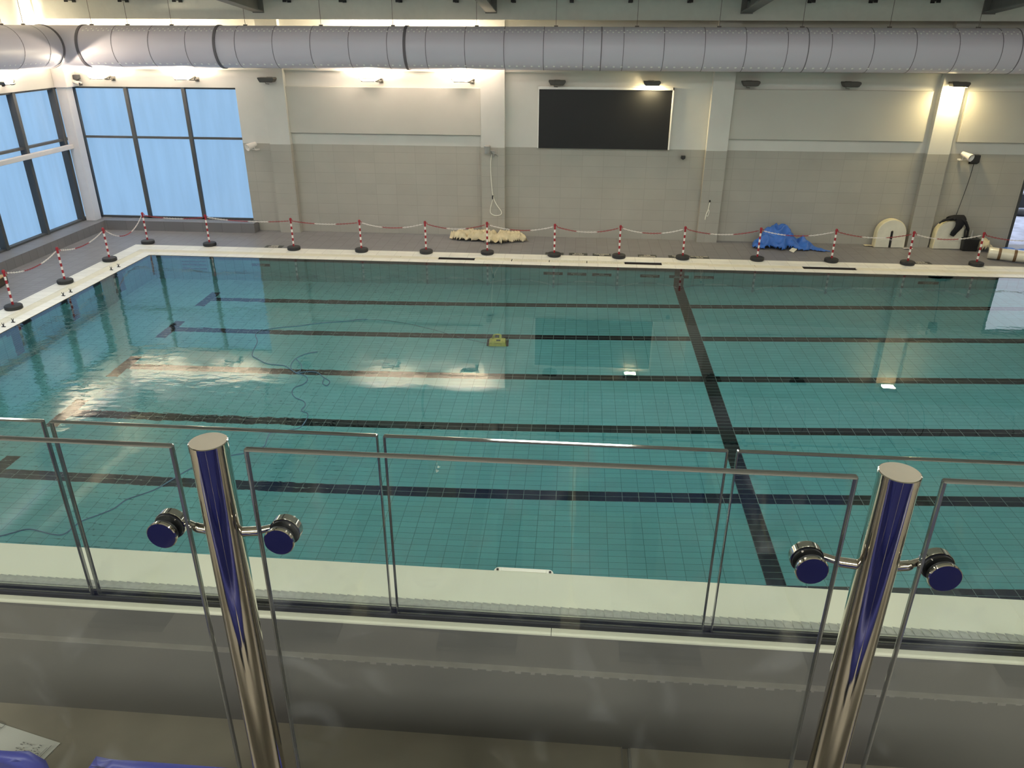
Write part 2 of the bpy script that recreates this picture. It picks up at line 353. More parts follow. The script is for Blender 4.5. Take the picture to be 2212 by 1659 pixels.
# windows
def window_far():
    f = MB(); y0, y1 = YW + 0.02, YW + 0.14
    f.box(WX0 - 0.02, WX0 + 0.07, y0, y1, WZ0, WZ1); f.box(WX1 - 0.03, WX1, y0 + .1, y1, WZ0, WZ1)
    f.box(WX0, WX1, y0, y1, WZ0, WZ0 + 0.05); f.box(WX0, WX1, y0 + .06, y1, WZ1 - 0.05, WZ1)
    f.box(WX0, WX1, y0 + 0.02, y1, 2.63, 2.69)
    for x in (-15.74, -14.02): f.box(x - 0.05, x + 0.05, y0, y1, WZ0, WZ1)
    fr = struct(f.build('window_1', FRAME), 'far wall window frame')
    for xa, xb in ((WX0, -15.74), (-15.74, -14.02), (-14.02, WX1)):
        for za, zb in ((WZ0, 2.66), (2.66, WZ1)):
            p = MB(); p.box(xa, xb, YW + 0.105, YW + 0.12, za, zb); p.build('window_pane', PANE, fr)
window_far()
def window_left():
    xg = -17.72; f = MB()
    ys = [4.02 - 1.7 * k for k in range(11)]
    f.box(xg, -17.56, -14, 4.45, 0.28, 0.33); f.box(xg, -17.56, -14, 4.45, 4.0, 4.06); f.box(xg, -17.58, -14, 4.45, 2.60, 2.66)
    for y in ys: f.box(xg, -17.53, y - 0.055, y + 0.055, 0.28, 4.06)
    fr = struct(f.build('window_2', FRAME), 'left wall window frame')
    yy = [4.45] + ys
    for a, c in zip(yy[1:], yy[:-1]):
        for za, zb in ((0.3, 2.63), (2.63, 4.05)):
            p = MB(); p.box(xg - 0.01, xg + 0.005, a, c, za, zb); p.build('window_pane', PANE, fr)
window_left()
# corner column with its rail
b = MB(); b.box(-17.5, -17.2, 4.06, 4.36, 0.28, 4.05); b.box(-17.5, -17.12, 4.0, 4.5, 4.05, 5.0)
struct(b.build('column_left', COLW, bevel=0.008), 'white square column in the corner')
b = MB(); b.box(-17.5, -17.37, -14, 4.08, 2.38, 2.50)
tag(b.build('guard_rail', COLW, bevel=0.01), 'white horizontal box rail across the left windows', 'rail')

# door opening on the right, with the bright yard outside
f = MB(); f.box(DOOR[0], DOOR[0] + 0.07, YW - 0.01, YW + 0.3, 0, DOOR[2]); f.box(DOOR[1] - 0.07, DOOR[1], YW - 0.01, YW + 0.3, 0, DOOR[2]); f.box(DOOR[0], DOOR[1], YW - 0.01, YW + 0.3, DOOR[2] - 0.06, DOOR[2])
struct(f.build('door_1', FRAME), 'open doorway at the right end of the far wall')
b = MB(); b.box(-4, 40, 4.85, 40, -0.25, -0.02); struct(b.build('ground_outside', PAVE), 'bright paving outside the doorway')
b = MB(); b.box(6, 34, 10.2, 10.5, -0.1, 0.44); tag(b.build('garden_wall', BLACK), 'dark low wall outside the open doorway', 'wall', kind='structure')

b = MB(); vs = []; n1_, n2_ = 14, 10
for i in range(n1_ + 1):
    for k in range(n2_):
        t = i / n1_; rr_ = 0.11 * math.sin(PI * min(max(t, 0.02), 0.98)) ** 0.6 * (1 + 0.3 * math.sin(5 * t)); a = 2 * PI * k / n2_
        vs.append((t * 0.9 - 0.3, 1.6 * rr_ * math.cos(a), max(0.0, 0.08 + rr_ * math.sin(a))))
b.add(vs, [(i * n2_ + k, i * n2_ + (k + 1) % n2_, (i + 1) * n2_ + (k + 1) % n2_, (i + 1) * n2_ + k) for i in range(n1_) for k in range(n2_)], 0, True)
o = b.build('outside_sack', BLACK); o.location = (12.0, 8.95, -0.02); tag(o, 'dark sack lying on the bright paving outside the doorway', 'sack')

# ------------------------------------------------------------------ pool basin
def in_line(x, y):
    if abs(x) < 0.125: return True
    for k in range(7):
        yc = -2.0 * k
        if -12.125 < x < 8.7 and abs(y - yc) < 0.125: return True
        if (-12.125 < x < -11.875 or 8.45 < x < 8.7) and abs(y - yc) < 0.5: return True
    return False
def cuts(vals): return sorted(set(round(v, 4) for v in vals))
xs = cuts([PX0, PX1, -12.125, -11.875, -0.125, 0.125, 8.45, 8.7] + [PX0 + 1.0 * i for i in range(1, 25)])
ysl = [PY0, PY1]
for k in range(7):
    for d in (-0.5, -0.125, 0.125, 0.5):
        if PY0 < -2 * k + d < PY1: ysl.append(-2 * k + d)
ysl = cuts(ysl)
b = MB()
for i in range(len(xs) - 1):
    for j in range(len(ysl) - 1):
        x0, x1, y0, y1 = xs[i], xs[i + 1], ysl[j], ysl[j + 1]
        b.quad((x0, y0, depth(x0)), (x1, y0, depth(x1)), (x1, y1, depth(x1)), (x0, y1, depth(x0)), 1 if in_line((x0 + x1) / 2, (y0 + y1) / 2) else 0)
struct(b.build('floor_pool', [PF, PFD], fix=False), 'turquoise tiled pool floor with dark lane lines')
def wall_long(y, flip):
    b = MB(); X = cuts([PX0, PX1, -0.125, 0.125])
    for i in range(len(X) - 1):
        x0, x1 = X[i], X[i + 1]; mi = 1 if abs((x0 + x1) / 2) < 0.1 else 0
        for za, zb, mm in ((None, -0.035, mi), (-0.035, 0.0, 1)):
            q = [(x0, y, depth(x0) if za is None else za), (x1, y, depth(x1) if za is None else za), (x1, y, zb), (x0, y, zb)]
            b.quad(*(q if flip else q[::-1]), mm)
    return b
struct(wall_long(PY1, True).build('wall_pool_back', [PW, PWD], fix=False)); struct(wall_long(PY0, False).build('wall_pool_front', [PW, PWD], fix=False))
def wall_end(x, flip):
    b = MB(); zb0 = depth(x)
    Y = [PY0, PY1]
    for k in range(6): Y += [-2 * k - 0.25, -2 * k - 0.125, -2 * k + 0.125, -2 * k + 0.25]
    Y = cuts(Y); Zc = [zb0, -1.75, -0.42, -0.26, -0.15, -0.035, 0] if zb0 < -1.8 else [zb0, -0.7, -0.42, -0.26, -0.15, -0.035, 0]
    for i in range(len(Y) - 1):
        yc = (Y[i] + Y[i + 1]) / 2; d = min(abs(yc + 2 * k) for k in range(6))
        for j in range(len(Zc) - 1):
            zc = (Zc[j] + Zc[j + 1]) / 2
            mi = 1 if zc > -0.035 or (d < 0.12 and Zc[1] < zc < -0.15) or (d < 0.25 and -0.42 < zc < -0.26) else 0
            q = [(x, Y[i], Zc[j]), (x, Y[i + 1], Zc[j]), (x, Y[i + 1], Zc[j + 1]), (x, Y[i], Zc[j + 1])]
            b.quad(*(q[::-1] if flip else q), mi)
    return b
struct(wall_end(PX0, False).build('wall_pool_left', [PE, PED], fix=False)); struct(wall_end(PX1, True).build('wall_pool_right', [PE, PED], fix=False))
b = MB(); b.quad((PX0, PY0, -0.004), (PX1, PY0, -0.004), (PX1, PY1, -0.004), (PX0, PY1, -0.004))
struct(b.build('water', WATER, fix=False), 'clear still pool water')

# coping: inner and outer strips, gutter channel between
G0, G1 = 0.28, 0.53
b = MB(); h = 0.006
b.box(PX0 - G0, PX1 + G0, PY1, PY1 + G0, -0.008, h); b.box(PX0 - 0.93, PX1 + 0.93, PY1 + G1, PY1 + 1.0, -0.008, h)
b.box(PX0 - G0, PX0, PY0 - G0, PY1, -0.008, h); b.box(PX0 - 0.93, PX0 - G1, PY0 - 0.93, PY1 + G1, -0.008, h)
b.box(PX1, PX1 + G0, PY0 - G0, PY1, -0.008, h); b.box(PX1 + G1, PX1 + 0.93, PY0 - 0.93, PY1 + G1, -0.008, h)
b.box(PX0, PX1, PY0 - G0, PY0, -0.008, h); b.box(PX0 - G1, PX1 + G1, PY0 - 0.93, PY0 - G1, -0.008, h)
struct(b.build('trim_4', COPING), 'cream tiled pool coping')
b = MB(); h = 0
b.box(PX0 - G0, PX1 + G0, PY1, PY1 + G0, -0.12, -0.008); b.box(PX0 - 0.93, PX1 + 0.93, PY1 + G1, PY1 + 1.0, -0.12, -0.008)
b.box(PX0 - G0, PX0, PY0 - G0, PY1, -0.12, -0.008); b.box(PX0 - 0.93, PX0 - G1, PY0 - 0.93, PY1 + G1, -0.12, -0.008)
b.box(PX1, PX1 + G0, PY0 - G0, PY1, -0.12, -0.008); b.box(PX1 + G1, PX1 + 0.93, PY0 - 0.93, PY1 + G1, -0.12, -0.008)
b.box(PX0, PX1, PY0 - G0, PY0, -0.12, -0.008); b.box(PX0 - G1, PX1 + G1, PY0 - 0.93, PY0 - G1, -0.12, -0.008)
struct(b.build('trim_8', DARK), 'dark sides of the overflow channel')
b = MB(); b.box(PX0 - 0.93, PX1 + 0.93, PY0 - 0.93, PY0, -0.25, -0.12); b.box(PX0 - 0.93, PX1 + 0.93, PY1, PY1 + 1.0, -0.25, -0.12)
b.box(PX0 - 0.93, PX0, PY0, PY1, -0.25, -0.12); b.box(PX1, PX1 + 0.93, PY0, PY1, -0.25, -0.12)
struct(b.build('floor_channel', DARK), 'dark overflow channel bed')
# gratings
def grating_mesh(L):
    b = MB(); w = G1 - G0 - 0.01; n = int(L / 0.03)
    for i in range(n): x = (i + 0.5) * L / n; b.box(x - 0.0095, x + 0.0095, 0.005, w, -0.03, 0.0)
    for y in (0.004, w / 2, w - 0.016): b.box(0.004, L - 0.004, y, y + 0.012, -0.035, -0.002)
    return b
GAPS = ((-6.36, -5.38), (-1.39, -0.44), (3.2, 4.55))
edges = [PX0 - G1] + [e for gp in GAPS for e in gp] + [PX1 + G0]
spans = [(edges[i], edges[i + 1]) for i in range(0, len(edges), 2)]
cache = {}
for a, c in spans:
    n = max(1, round((c - a) / 1.05)); L = (c - a) / n
    for i in range(n):
        key = round(L, 3)
        if key not in cache:
            o = grating_mesh(L - 0.012).build('overflow_grating', GRATE, fix=False); cache[key] = o
        else:
            o = cache[key].copy(); COL.objects.link(o)
        raised = (-5.4 < a + i * L < -5.0) or (-0.5 < a + i * L < 0.2)
        o.location = (a + i * L + 0.006, PY1 + G0 + 0.005, 0.004 + (0.02 if raised else 0))
        tag(o, 'cream slatted overflow grating in the channel along the far pool edge', 'grating', 'overflow gratings along the far pool edge')
g0 = None
for i in range(12):
    if g0 is None: o = g0 = grating_mesh(1.05).build('overflow_grating', GRATE, fix=False)
    else: o = g0.copy(); COL.objects.link(o)
    o.location = (PX0 - G0 - 0.005, PY1 + 0.28 - 1.06 * (i + 1), 0.004); o.rotation_euler = (0, 0, PI / 2)
    tag(o, 'cream slatted overflow grating in the channel along the left pool edge', 'grating', 'overflow gratings along the left pool edge')

# small dark lane anchors on the left coping
b = MB(); b.box(-0.04, 0.04, -0.012, 0.012, 0, 0.012); b.lathe([(0.012, 0), (0.014, 0.05), (0.0, 0.052)], 8, (0, 0, 0.01)); b.tube([(-0.02, 0, 0.09), (-0.02, 0, 0.055), (0.02, 0, 0.055), (0.02, 0, 0.09)], 0.006, 6)
an = b.build('lane_anchor', BLACK)
for i, (x, y) in enumerate(((-14.44, 0.03), (-14.40, 0.3), (-14.39, -2.04), (-14.385, -1.77), (-14.39, -4.05), (-14.375, -3.78))):
    o = an if i == 0 else an.copy()
    if i: COL.objects.link(o)
    o.location = (x, y, 0.006)
    tag(o, 'small dark hook on the left coping, %s of the %s pair from the pool corner' % ('farther' if i in (1, 3, 5) else 'nearer', ('first', 'second', 'third')[i // 2]), 'anchor', 'dark lane hooks on the left coping')

# step recess on the far pool wall: four dark rungs
for k, z in enumerate((-0.2, -0.52, -0.85, -1.2)):
    b = MB(); b.box(-13.34, -12.66, PY1 - 0.006, PY1 + 0.01, z - 0.035, z + 0.035)
    tag(b.build('step_slot', MATS['pool_wall_dark_tile']), '%s horizontal step slot in the far pool wall near the left corner' % ('topmost', 'second from top', 'third from top', 'lowest')[k], 'pool step', 'step slots in the far pool wall')

# plaques: deck and underwater
def letters(mb, w, h, y0, count, lh, z, seed, axis):
    rnd = random.Random(seed); cw = w / count
    for i in range(count):
        x = -w / 2 + (i + 0.5) * cw; t = cw * 0.16
        segs = [(-0.3, -0.3 + 0.26, 0, 1), (0.1, 0.36, 0, 1), (-0.3, 0.36, 0.82, 1.0), (-0.3, 0.36, 0.0, 0.18), (-0.3, 0.36, 0.42, 0.58)]
        pick = [segs[0]] + rnd.sample(segs[1:], rnd.choice((1, 2, 3)))
        for a, c, d, e in pick:
            if axis == 'deck': mb.box(x + a * cw, x + c * cw, y0 + d * lh, y0 + e * lh, z, z + 0.002)
            else: mb.box(x + a * cw, x + c * cw, z - 0.002, z, y0 + d * lh, y0 + e * lh)
PLQ = [(-11.17, 2.69, 'left of the third barrier post, near the blue window'), (-3.27, 2.58, 'behind the barrier post, first of the run of six'), (-2.62, 2.60, 'second of the run of six'), (-1.98, 2.60, 'third of the run of six'),
       (-0.75, 2.63, 'beside the open channel, fourth of the run of six'), (0.07, 2.65, 'half behind a post base, fifth of six'), (0.65, 2.66, 'last of the run of six'), (6.44, 2.68, 'at the right end, by the post before the last')]
PW_X = [-11.135, -3.262, -2.644, -1.995, -0.753, -0.007, 0.631, 6.213]
PT = [(6, 8), (9, 10), (6, 9), (11, 4), (5, 12), (8, 6), (13, 5), (7, 8)]
for i, (x, y, where) in enumerate(PLQ):
    r = thing('deck_plaque', 'dark deck plaque with white letters, ' + where, 'sign', (x, 2.635, 0), 0, 'dark plaques set in the deck')
    b = MB(); b.box(-0.25, 0.25, -0.105, 0.135, 0, 0.004); b.build('plaque', PLAQ, r)
    b = MB(); letters(b, 0.036 * PT[i][0], 0.2, 0.03, PT[i][0], 0.085, 0.0045, i, 'deck'); b.build('lettering', PLTXT, r); b = MB(); letters(b, 0.036 * PT[i][1], 0.2, -0.08, PT[i][1], 0.085, 0.0045, i + 50, 'deck'); b.build('lettering', PLTXT, r)
for i, x in enumerate(PW_X):
    where = PLQ[i][2].replace('behind the barrier post, ', '').replace('beside the open channel, ', '').replace('half behind a post base, ', 'over the dark cross line, ').replace('left of the third barrier post, near the blue window', 'alone by the edge of the window reflection').replace('at the right end, by the post before the last', 'alone near the right end')
    r = thing('pool_wall_plaque', 'dark underwater plaque on the far pool wall, ' + where, 'sign', (x, PY1, -0.67), 0, 'dark plaques on the far pool wall')
    b = MB(); b.box(-0.25, 0.25, -0.012, 0, -0.115, 0.115); b.build('plaque', PLAQU, r)
    b = MB(); letters(b, 0.034 * PT[i][1], 0.2, 0.012, PT[i][1], 0.07, -0.0125, i + 50, 'w'); b.build('lettering', PLTXTU, r); b = MB(); letters(b, 0.034 * PT[i][0], 0.2, -0.085, PT[i][0], 0.07, -0.0125, i, 'w'); b.build('lettering', PLTXTU, r)

# ------------------------------------------------------------------ air duct
DM = bpy.data.materials.new('duct_fabric'); DM.use_nodes = True
DM.node_tree.nodes['Principled BSDF'].inputs['Base Color'].default_value = lin(216, 209, 220); DM.node_tree.nodes['Principled BSDF'].inputs['Roughness'].default_value = 0.42
SEAM = mat('duct_seam', (128, 122, 130), 0.6, var=0); COLLAR = mat('duct_collar', (112, 106, 112), 0.6, var=0); NOZ = mat('duct_nozzle', (255, 254, 252), 0.5, var=0)
WIRE = mat('hanger_wire', (110, 104, 98), 0.5, 0.4, var=0)
DR, DZ, DY, DXL = 0.515, 5.13, 3.58, -16.72
duct = thing('air_duct', 'long round white air duct running along the far and left walls under the ceiling', 'duct', (0, 0, 0))
def ring(x0, x1, r, mtl, name):
    b = MB(); b.lathe([(DR - 0.01, x0), (r, x0), (r, x1), (DR - 0.01, x1)], 40, (0, DY, DZ), axis='X'); return b.build(name, mtl, duct)
XE = -15.98
sec = [XE, -12.25, -7.25, -2.25, 2.8, 7.8, 13.8]
for i in range(len(sec) - 1):
    b = MB(); b.lathe([(DR, sec[i]), (DR, sec[i + 1])], 48, (0, DY, DZ), axis='X'); b.build('duct_section', DM, duct)
for i, x in enumerate(sec[:-1]):
    rw = 0.035 if i < 3 else 0.012
    ring(x - rw, x + rw, DR + (0.02 if i < 3 else 0.006), COLLAR if i < 3 else SEAM, 'collar')
seams = []
for i in range(len(sec) - 1):
    x = sec[i] + (0.55 if i else 0.95)
    while x < sec[i + 1] - 0.3: seams.append(x); x += 1.0
for x in seams: ring(x - 0.008, x + 0.008, DR + 0.004, SEAM, 'seam')
# nozzles: two staggered rows high on the face, one low
b = MB()
def noz(x, ang, rr=0.024):
    c = Vector((x, DY - DR * math.cos(ang), DZ + DR * math.sin(ang))); nrm = Vector((0, -math.cos(ang), math.sin(ang)))
    u = Vector((1, 0, 0)); w = nrm.cross(u); c = c + nrm * 0.003
    b.add([c + (u * math.cos(2 * PI * k / 8) + w * math.sin(2 * PI * k / 8)) * rr for k in range(8)], [tuple(range(8))])
x = XE + 0.15
while x < 10.5:
    noz(x, math.radians(49)); noz(x + 0.07, math.radians(57)); x += 0.14
x = XE + 0.2
while x < 10.5: noz(x, math.radians(-52), 0.03); x += 0.19
no = b.build('nozzle_rows', NOZ, duct, fix=False); no['kind'] = 'stuff'
# elbow and left run
b = MB(); path = []
RB = XE - DXL
for k in range(13):
    a = PI / 2 * k / 12; path.append((XE - RB * math.sin(a), DY - RB * (1 - math.cos(a)), DZ))
b.tube(path, DR, 48, caps=False); b.build('elbow', DM, duct)
YE = DY - RB
def ring_l(y0, y1, r, mtl, name):
    b = MB(); b.lathe([(DR - 0.01, y0), (r, y0), (r, y1), (DR - 0.01, y1)], 40, (DXL, 0, DZ), axis='Y'); return b.build(name, mtl, duct)
b = MB(); b.lathe([(DR, YE), (DR, -14)], 48, (DXL, 0, DZ), axis='Y'); b.build('duct_section', DM, duct)
ring_l(YE - 0.035, YE + 0.035, DR + 0.02, COLLAR, 'collar')
for k in range(8): ring_l(YE - 0.55 - k - 0.008, YE - 0.55 - k + 0.008, DR + 0.004, SEAM, 'seam')
b = MB()
def noz_l(y, ang, rr=0.022):
    c = Vector((DXL + DR * math.cos(ang), y, DZ + DR * math.sin(ang))); nrm = Vector((math.cos(ang), 0, math.sin(ang)))
    u = Vector((0, 1, 0)); w = nrm.cross(u); c = c + nrm * 0.003
    b.add([c + (u * math.cos(2 * PI * k / 8) + w * math.sin(2 * PI * k / 8)) * rr for k in range(8)], [tuple(range(8))])
y = YE - 0.1
while y > -4: noz_l(y, math.radians(-45)); y -= 0.19
no = b.build('nozzle_rows', NOZ, duct, fix=False); no['kind'] = 'stuff'
for x in (-15.76, -14.76, -13.55, -11.55, -9.52, -7.62, -5.44, -3.41, -1.37, 0.67, 2.7, 4.8, 6.9):
    b = MB(); b.tube([(x, DY, DZ + DR), (x, DY, 7.2)], 0.006, 6); b.box(x - 0.05, x + 0.05, DY - 0.02, DY + 0.02, DZ + DR - 0.005, DZ + DR + 0.03); b.build('hanger', WIRE, duct)
for y in (2.2, 1.4, 0.0, -1.6):
    b = MB(); b.tube([(DXL, y, DZ + DR), (DXL, y, 7.2)], 0.006, 6); b.box(DXL - 0.02, DXL + 0.02, y - 0.05, y + 0.05, DZ + DR - 0.005, DZ + DR + 0.03); b.build('hanger', WIRE, duct)

# rafters and the pipe with its brackets
for i, x in enumerate((-11.27, -5.10, 1.36, 7.2)):
    b = MB(); k = (0.066, 0.04, 0.07, 0.12)[i]
    def seg(x0, x1, za, zb):
        y0, y1 = 3.9, -23.0; zr = 5.97
        zt = lambda y: min(7.2, zr + (3.9 - y) * 0.10)
        vs = [(x0, y0, zr + za), (x1, y0, zr + za), (x1, y0, zr + zb), (x0, y0, zr + zb)]
        ym = 3.9 - 8.5
        vs += [(x0, ym, zr + .85 + za), (x1, ym, zr + .85 + za), (x1, ym, zr + .85 + zb), (x0, ym, zr + .85 + zb)]
        vs += [(x0, y1, zr + .85 + za), (x1, y1, zr + .85 + za), (x1, y1, zr + .85 + zb), (x0, y1, zr + .85 + zb)]
        fs = [(0, 1, 2, 3), (8, 11, 10, 9)]
        for o in (0, 4): fs += [(o, o + 4, o + 5, o + 1), (o + 1, o + 5, o + 6, o + 2), (o + 2, o + 6, o + 7, o + 3), (o + 3, o + 7, o + 4, o)]
        b.add(vs, fs)
    seg(x - 0.14, x + 0.14, 0, 0.03); seg(x - 0.012, x + 0.012, 0.03, 0.34); seg(x - 0.14, x + 0.14, 0.34, 0.37); b.box(x - 0.15, x + 0.15, 3.86, 3.9, 5.95, 6.6)
    struct(b.build('roof_beam', STEEL), 'grey steel roof beam')
b = MB(); b.tube([(-17.4, 3.82, 6.30), (13.8, 3.82, 6.30)], 0.03, 10)
tag(b.build('ceiling_pipe', BLACK), 'thin dark pipe along the top of the grey fascia', 'pipe')
b = MB(); b.box(-0.05, 0.05, -0.32, 0.05, -0.02, 0.02); b.box(-0.05, 0.05, 0.03, 0.05, -0.06, 0.02); b.box(-0.05, 0.05, -0.32, -0.30, -0.06, 0.02)
br0 = b.build('pipe_bracket', BLACK)
for i in range(17):
    o = br0 if i == 0 else br0.copy()
    if i: COL.objects.link(o)
    o.location = (-16.31 + 1.475 * i, 3.85, 6.255)
    tag(o, 'small dark bracket hanging under the pipe along the grey fascia', 'bracket', 'dark brackets along the ceiling pipe')

# ------------------------------------------------------------------ LED screen
sc = thing('video_screen', 'large black video screen on the far wall', 'screen', (-2.05, YW, 2.55))
b = MB(); b.box(-1.80, 1.80, -0.10, -0.03, 0.0, 1.55); b.build('display', SCREEN, sc)
b = MB(); b.box(-1.83, 1.84, -0.13, 0, 1.55, 1.62); b.box(-1.83, -1.80, -0.105, 0, 0, 1.62); b.box(1.80, 1.84, -0.13, 0, 0, 1.62); b.box(-1.8, 1.8, -0.03, 0, 0, 1.55); b.build('frame', BEZEL, sc, bevel=0.004)
for x in (-1.55, 1.66):
    b = MB(); b.box(x - 0.09, x + 0.09, -0.135, -0.128, 1.565, 1.61); b.build('cover_plate', BEZEL, sc)

# ------------------------------------------------------------------ floodlights
def flood(label, loc, mode, rotz=0.0):
    r = thing('floodlight', label, 'floodlight', loc, rotz, 'floodlights along the wall tops')
    if mode == 'up':
        b = MB(); b.box(-0.20, 0.16, -0.13, 0.10, -0.012, 0.008); b.box(-0.20, 0.16, 0.09, 0.105, 0, 0.035); b.box(-0.20, 0.16, -0.135, -0.12, 0, 0.012)
        b.add([(-0.20, -0.13, 0), (-0.20, 0.10, 0), (-0.27, 0.10, 0.075), (-0.27, -0.13, 0.075), (-0.185, -0.13, 0), (-0.185, 0.10, 0), (-0.255, 0.10, 0.08), (-0.255, -0.13, 0.08)],
              [(0, 1, 2, 3), (4, 7, 6, 5), (0, 3, 7, 4), (1, 5, 6, 2), (3, 2, 6, 7), (0, 4, 5, 1)])
        b.build('housing', FLOODB, r, bevel=0.003)
        b = MB(); b.quad((-0.17, -0.11, 0.012), (0.15, -0.11, 0.012), (0.15, 0.085, 0.012), (-0.17, 0.085, 0.012)); b.build('lens', LENS, r, fix=False)
        b = MB(); b.tube([(0.16, 0.0, 0.0), (0.24, 0.02, 0.03), (0.34, 0.04, 0.07)], [0.03, 0.045, 0.035], 10); b.lathe([(0.0, -0.05), (0.035, -0.05), (0.035, 0.05), (0, 0.05)], 14, (0.25, 0.02, 0.0), axis='X')
        b.box(0.22, 0.28, 0.0, 0.30, -0.03, 0.0); b.box(0.19, 0.31, 0.28, 0.30, -0.07, 0.05); b.build('bracket', FLOODB, r)
    else:
        w = 0.22
        b = MB(); b.prism([(-w, 0.03), (-w + 0.05, -0.06), (w - 0.03, -0.06), (w + 0.02, 0.02), (w, 0.06), (-w, 0.06)], -0.17, 0.10, 'Y'); b.build('housing', FLOODB, r, bevel=0.008)
        b = MB(); b.box(-w + 0.05, w - 0.05, -0.14, 0.07, -0.067, -0.062)
        b.build('lens', LENSD if mode == 'down' else BLACK, r)
        b = MB(); b.box(-0.03, 0.03, 0.08, 0.20, -0.02, 0.02); b.box(-0.08, 0.08, 0.18, 0.20, -0.06, 0.06); b.tube([(-0.08, 0.05, -0.06), (-0.08, 0.05, -0.11), (0.02, 0.05, -0.12)], 0.008, 6); b.build('bracket', FLOODB, r)
    return r
FZ = 4.28
flood('lit floodlight shining up at the duct, above the left end of the far window', (-16.25, 4.2, FZ), 'up')
flood('lit floodlight shining up at the duct, above the middle of the far window', (-13.78, 4.2, FZ), 'up')
flood('unlit flat floodlight on the first pilaster, right of the far window', (-11.34, 4.1, FZ + 0.02), 'off')
flood('lit floodlight over the left white panel, nearer to its middle', (-8.50, 4.2, FZ), 'up')
flood('lit floodlight over the right end of the left white panel', (-5.95, 4.2, FZ), 'up')
flood('unlit floodlight above the left part of the black screen', (-3.37, 4.3, FZ), 'off')
flood('lit floodlight shining down on the right part of the black screen', (-0.84, 4.3, FZ), 'down')
flood('unlit floodlight over the left end of the right white panel', (1.75, 4.3, FZ + 0.02), 'off')
flood('unlit floodlight over the right part of the right white panel', (4.33, 4.3, FZ + 0.02), 'off')
flood('lit floodlight shining down the pilaster at the right', (6.97, 4.1, FZ + 0.05), 'down')
flood('lit floodlight on the left wall above the windows, cut by the frame', (-17.22, 1.72, FZ), 'up', PI / 2)

# ------------------------------------------------------------------ small wall fittings
def horn(label, loc, rz):
    r = thing('horn_speaker', label, 'speaker', loc, rz, 'white horn speakers on the far wall')
    b = MB(); b.lathe([(0.0, 0.14), (0.06, 0.13), (0.075, 0.0), (0.10, -0.16), (0.10, -0.18), (0.085, -0.17), (0.05, -0.05), (0, -0.05)], 20, axis='Y'); o = b.build('horn', WHITEP, r); o.rotation_euler = (0.25, 0, 0)
    b = MB(); b.lathe([(0, -0.10), (0.078, -0.10)], 20, axis='Y'); o = b.build('grille', GREYBOX, r); o.rotation_euler = (0.25, 0, 0)
    b = MB(); b.tube([(-0.09, 0, -0.02), (-0.09, 0.02, -0.12), (0, 0.16, -0.14), (0.09, 0.02, -0.12), (0.09, 0, -0.02)], 0.008, 6); b.box(-0.03, 0.03, 0.10, 0.22, -0.15, -0.11); b.build('bracket', WHITEP, r)
horn('white horn speaker right of the far window', (-12.1, 4.28, 2.52), -0.6)
horn('white horn speaker right of the rightmost pilaster', (7.68, 4.28, 2.54), 0.45)
def dark_sensor(label, loc, s):
    r = thing('wall_sensor', label, 'sensor', loc, 0, 'small dark boxes on the wall')
    b = MB(); b.prism([(-s, 0.0), (0, -0.6 * s), (s, 0.0), (s, 1.3 * s), (-s, 1.3 * s)], -0.10, 0.0, 'Y'); b.build('housing', RUBBER, r, bevel=0.01)
    b = MB(); b.box(-0.02, 0.02, 0, 0.06, 0, 0.04); b.build('mount', GREYBOX, r)
dark_sensor('small dark box on the tiles below the right end of the screen', (0.19, YW - 0.06, 2.33), 0.06)
dark_sensor('small dark sensor in the top left corner above the column', (-17.02, YW - 0.06, 4.26), 0.085)
b = MB(); b.box(-0.11, 0.11, -0.14, 0.0, -0.07, 0.12); b.add([(-0.11, -0.14, -0.07), (0.11, -0.14, -0.07), (0.11, -0.02, -0.13), (-0.11, -0.02, -0.13), (-0.11, 0, -0.07), (0.11, 0, -0.07)], [(0, 1, 2, 3), (3, 2, 5, 4)])
r = thing('junction_box', 'dark box with a hanging cable right of the white horn speaker', 'box', (7.98, YW - 0.03, 2.42)); b.build('housing', RUBBER, r)
b = MB(); b.tube(smooth_path([(0.02, -0.05, -0.1), (0.0, -0.04, -0.6), (-0.06, -0.03, -1.2), (-0.12, -0.03, -1.7), (-0.17, -0.05, -2.0), (-0.13, -0.1, -2.25)]), 0.008, 6); b.build('cable', RUBBER, r)
r = thing('security_camera', 'small white camera at the top left corner beside the column', 'camera', (-17.0, 4.36, 4.13))
b = MB(); b.box(-0.17, 0.10, -0.06, 0.03, 0.0, 0.07); o = b.build('body', WHITEP, r, bevel=0.01); o.rotation_euler = (0, 0.28, 0)
b = MB(); b.box(0.06, 0.105, -0.065, 0.035, -0.05, 0.035); b.build('visor', BLACK, r)
b = MB(); b.box(-0.12, -0.06, 0.0, 0.14, 0.04, 0.07); b.build('mount', WHITEP, r)
r = thing('wall_sounder', 'grey wall box with looped white hose on the pilaster left of the screen', 'wall box', (-5.27, YP, 2.52))
b = MB(); b.lathe([(0, -0.11), (0.085, -0.11), (0.09, 0.09), (0.07, 0.11), (0, 0.11)], 20, (0, -0.11, 0)); b.build('housing', GREYBOX, r)
b = MB(); b.box(0.0, 0.20, -0.06, 0.0, -0.10, -0.05); b.tube([(0.13, -0.04, -0.07), (0.18, -0.04, -0.13), (0.16, -0.04, -0.2)], 0.03, 8); b.tube([(0.16, -0.05, -0.12), (0.25, -0.05, -0.14), (0.30, -0.05, -0.19)], 0.014, 8); b.build('bracket', GREYBOX, r)
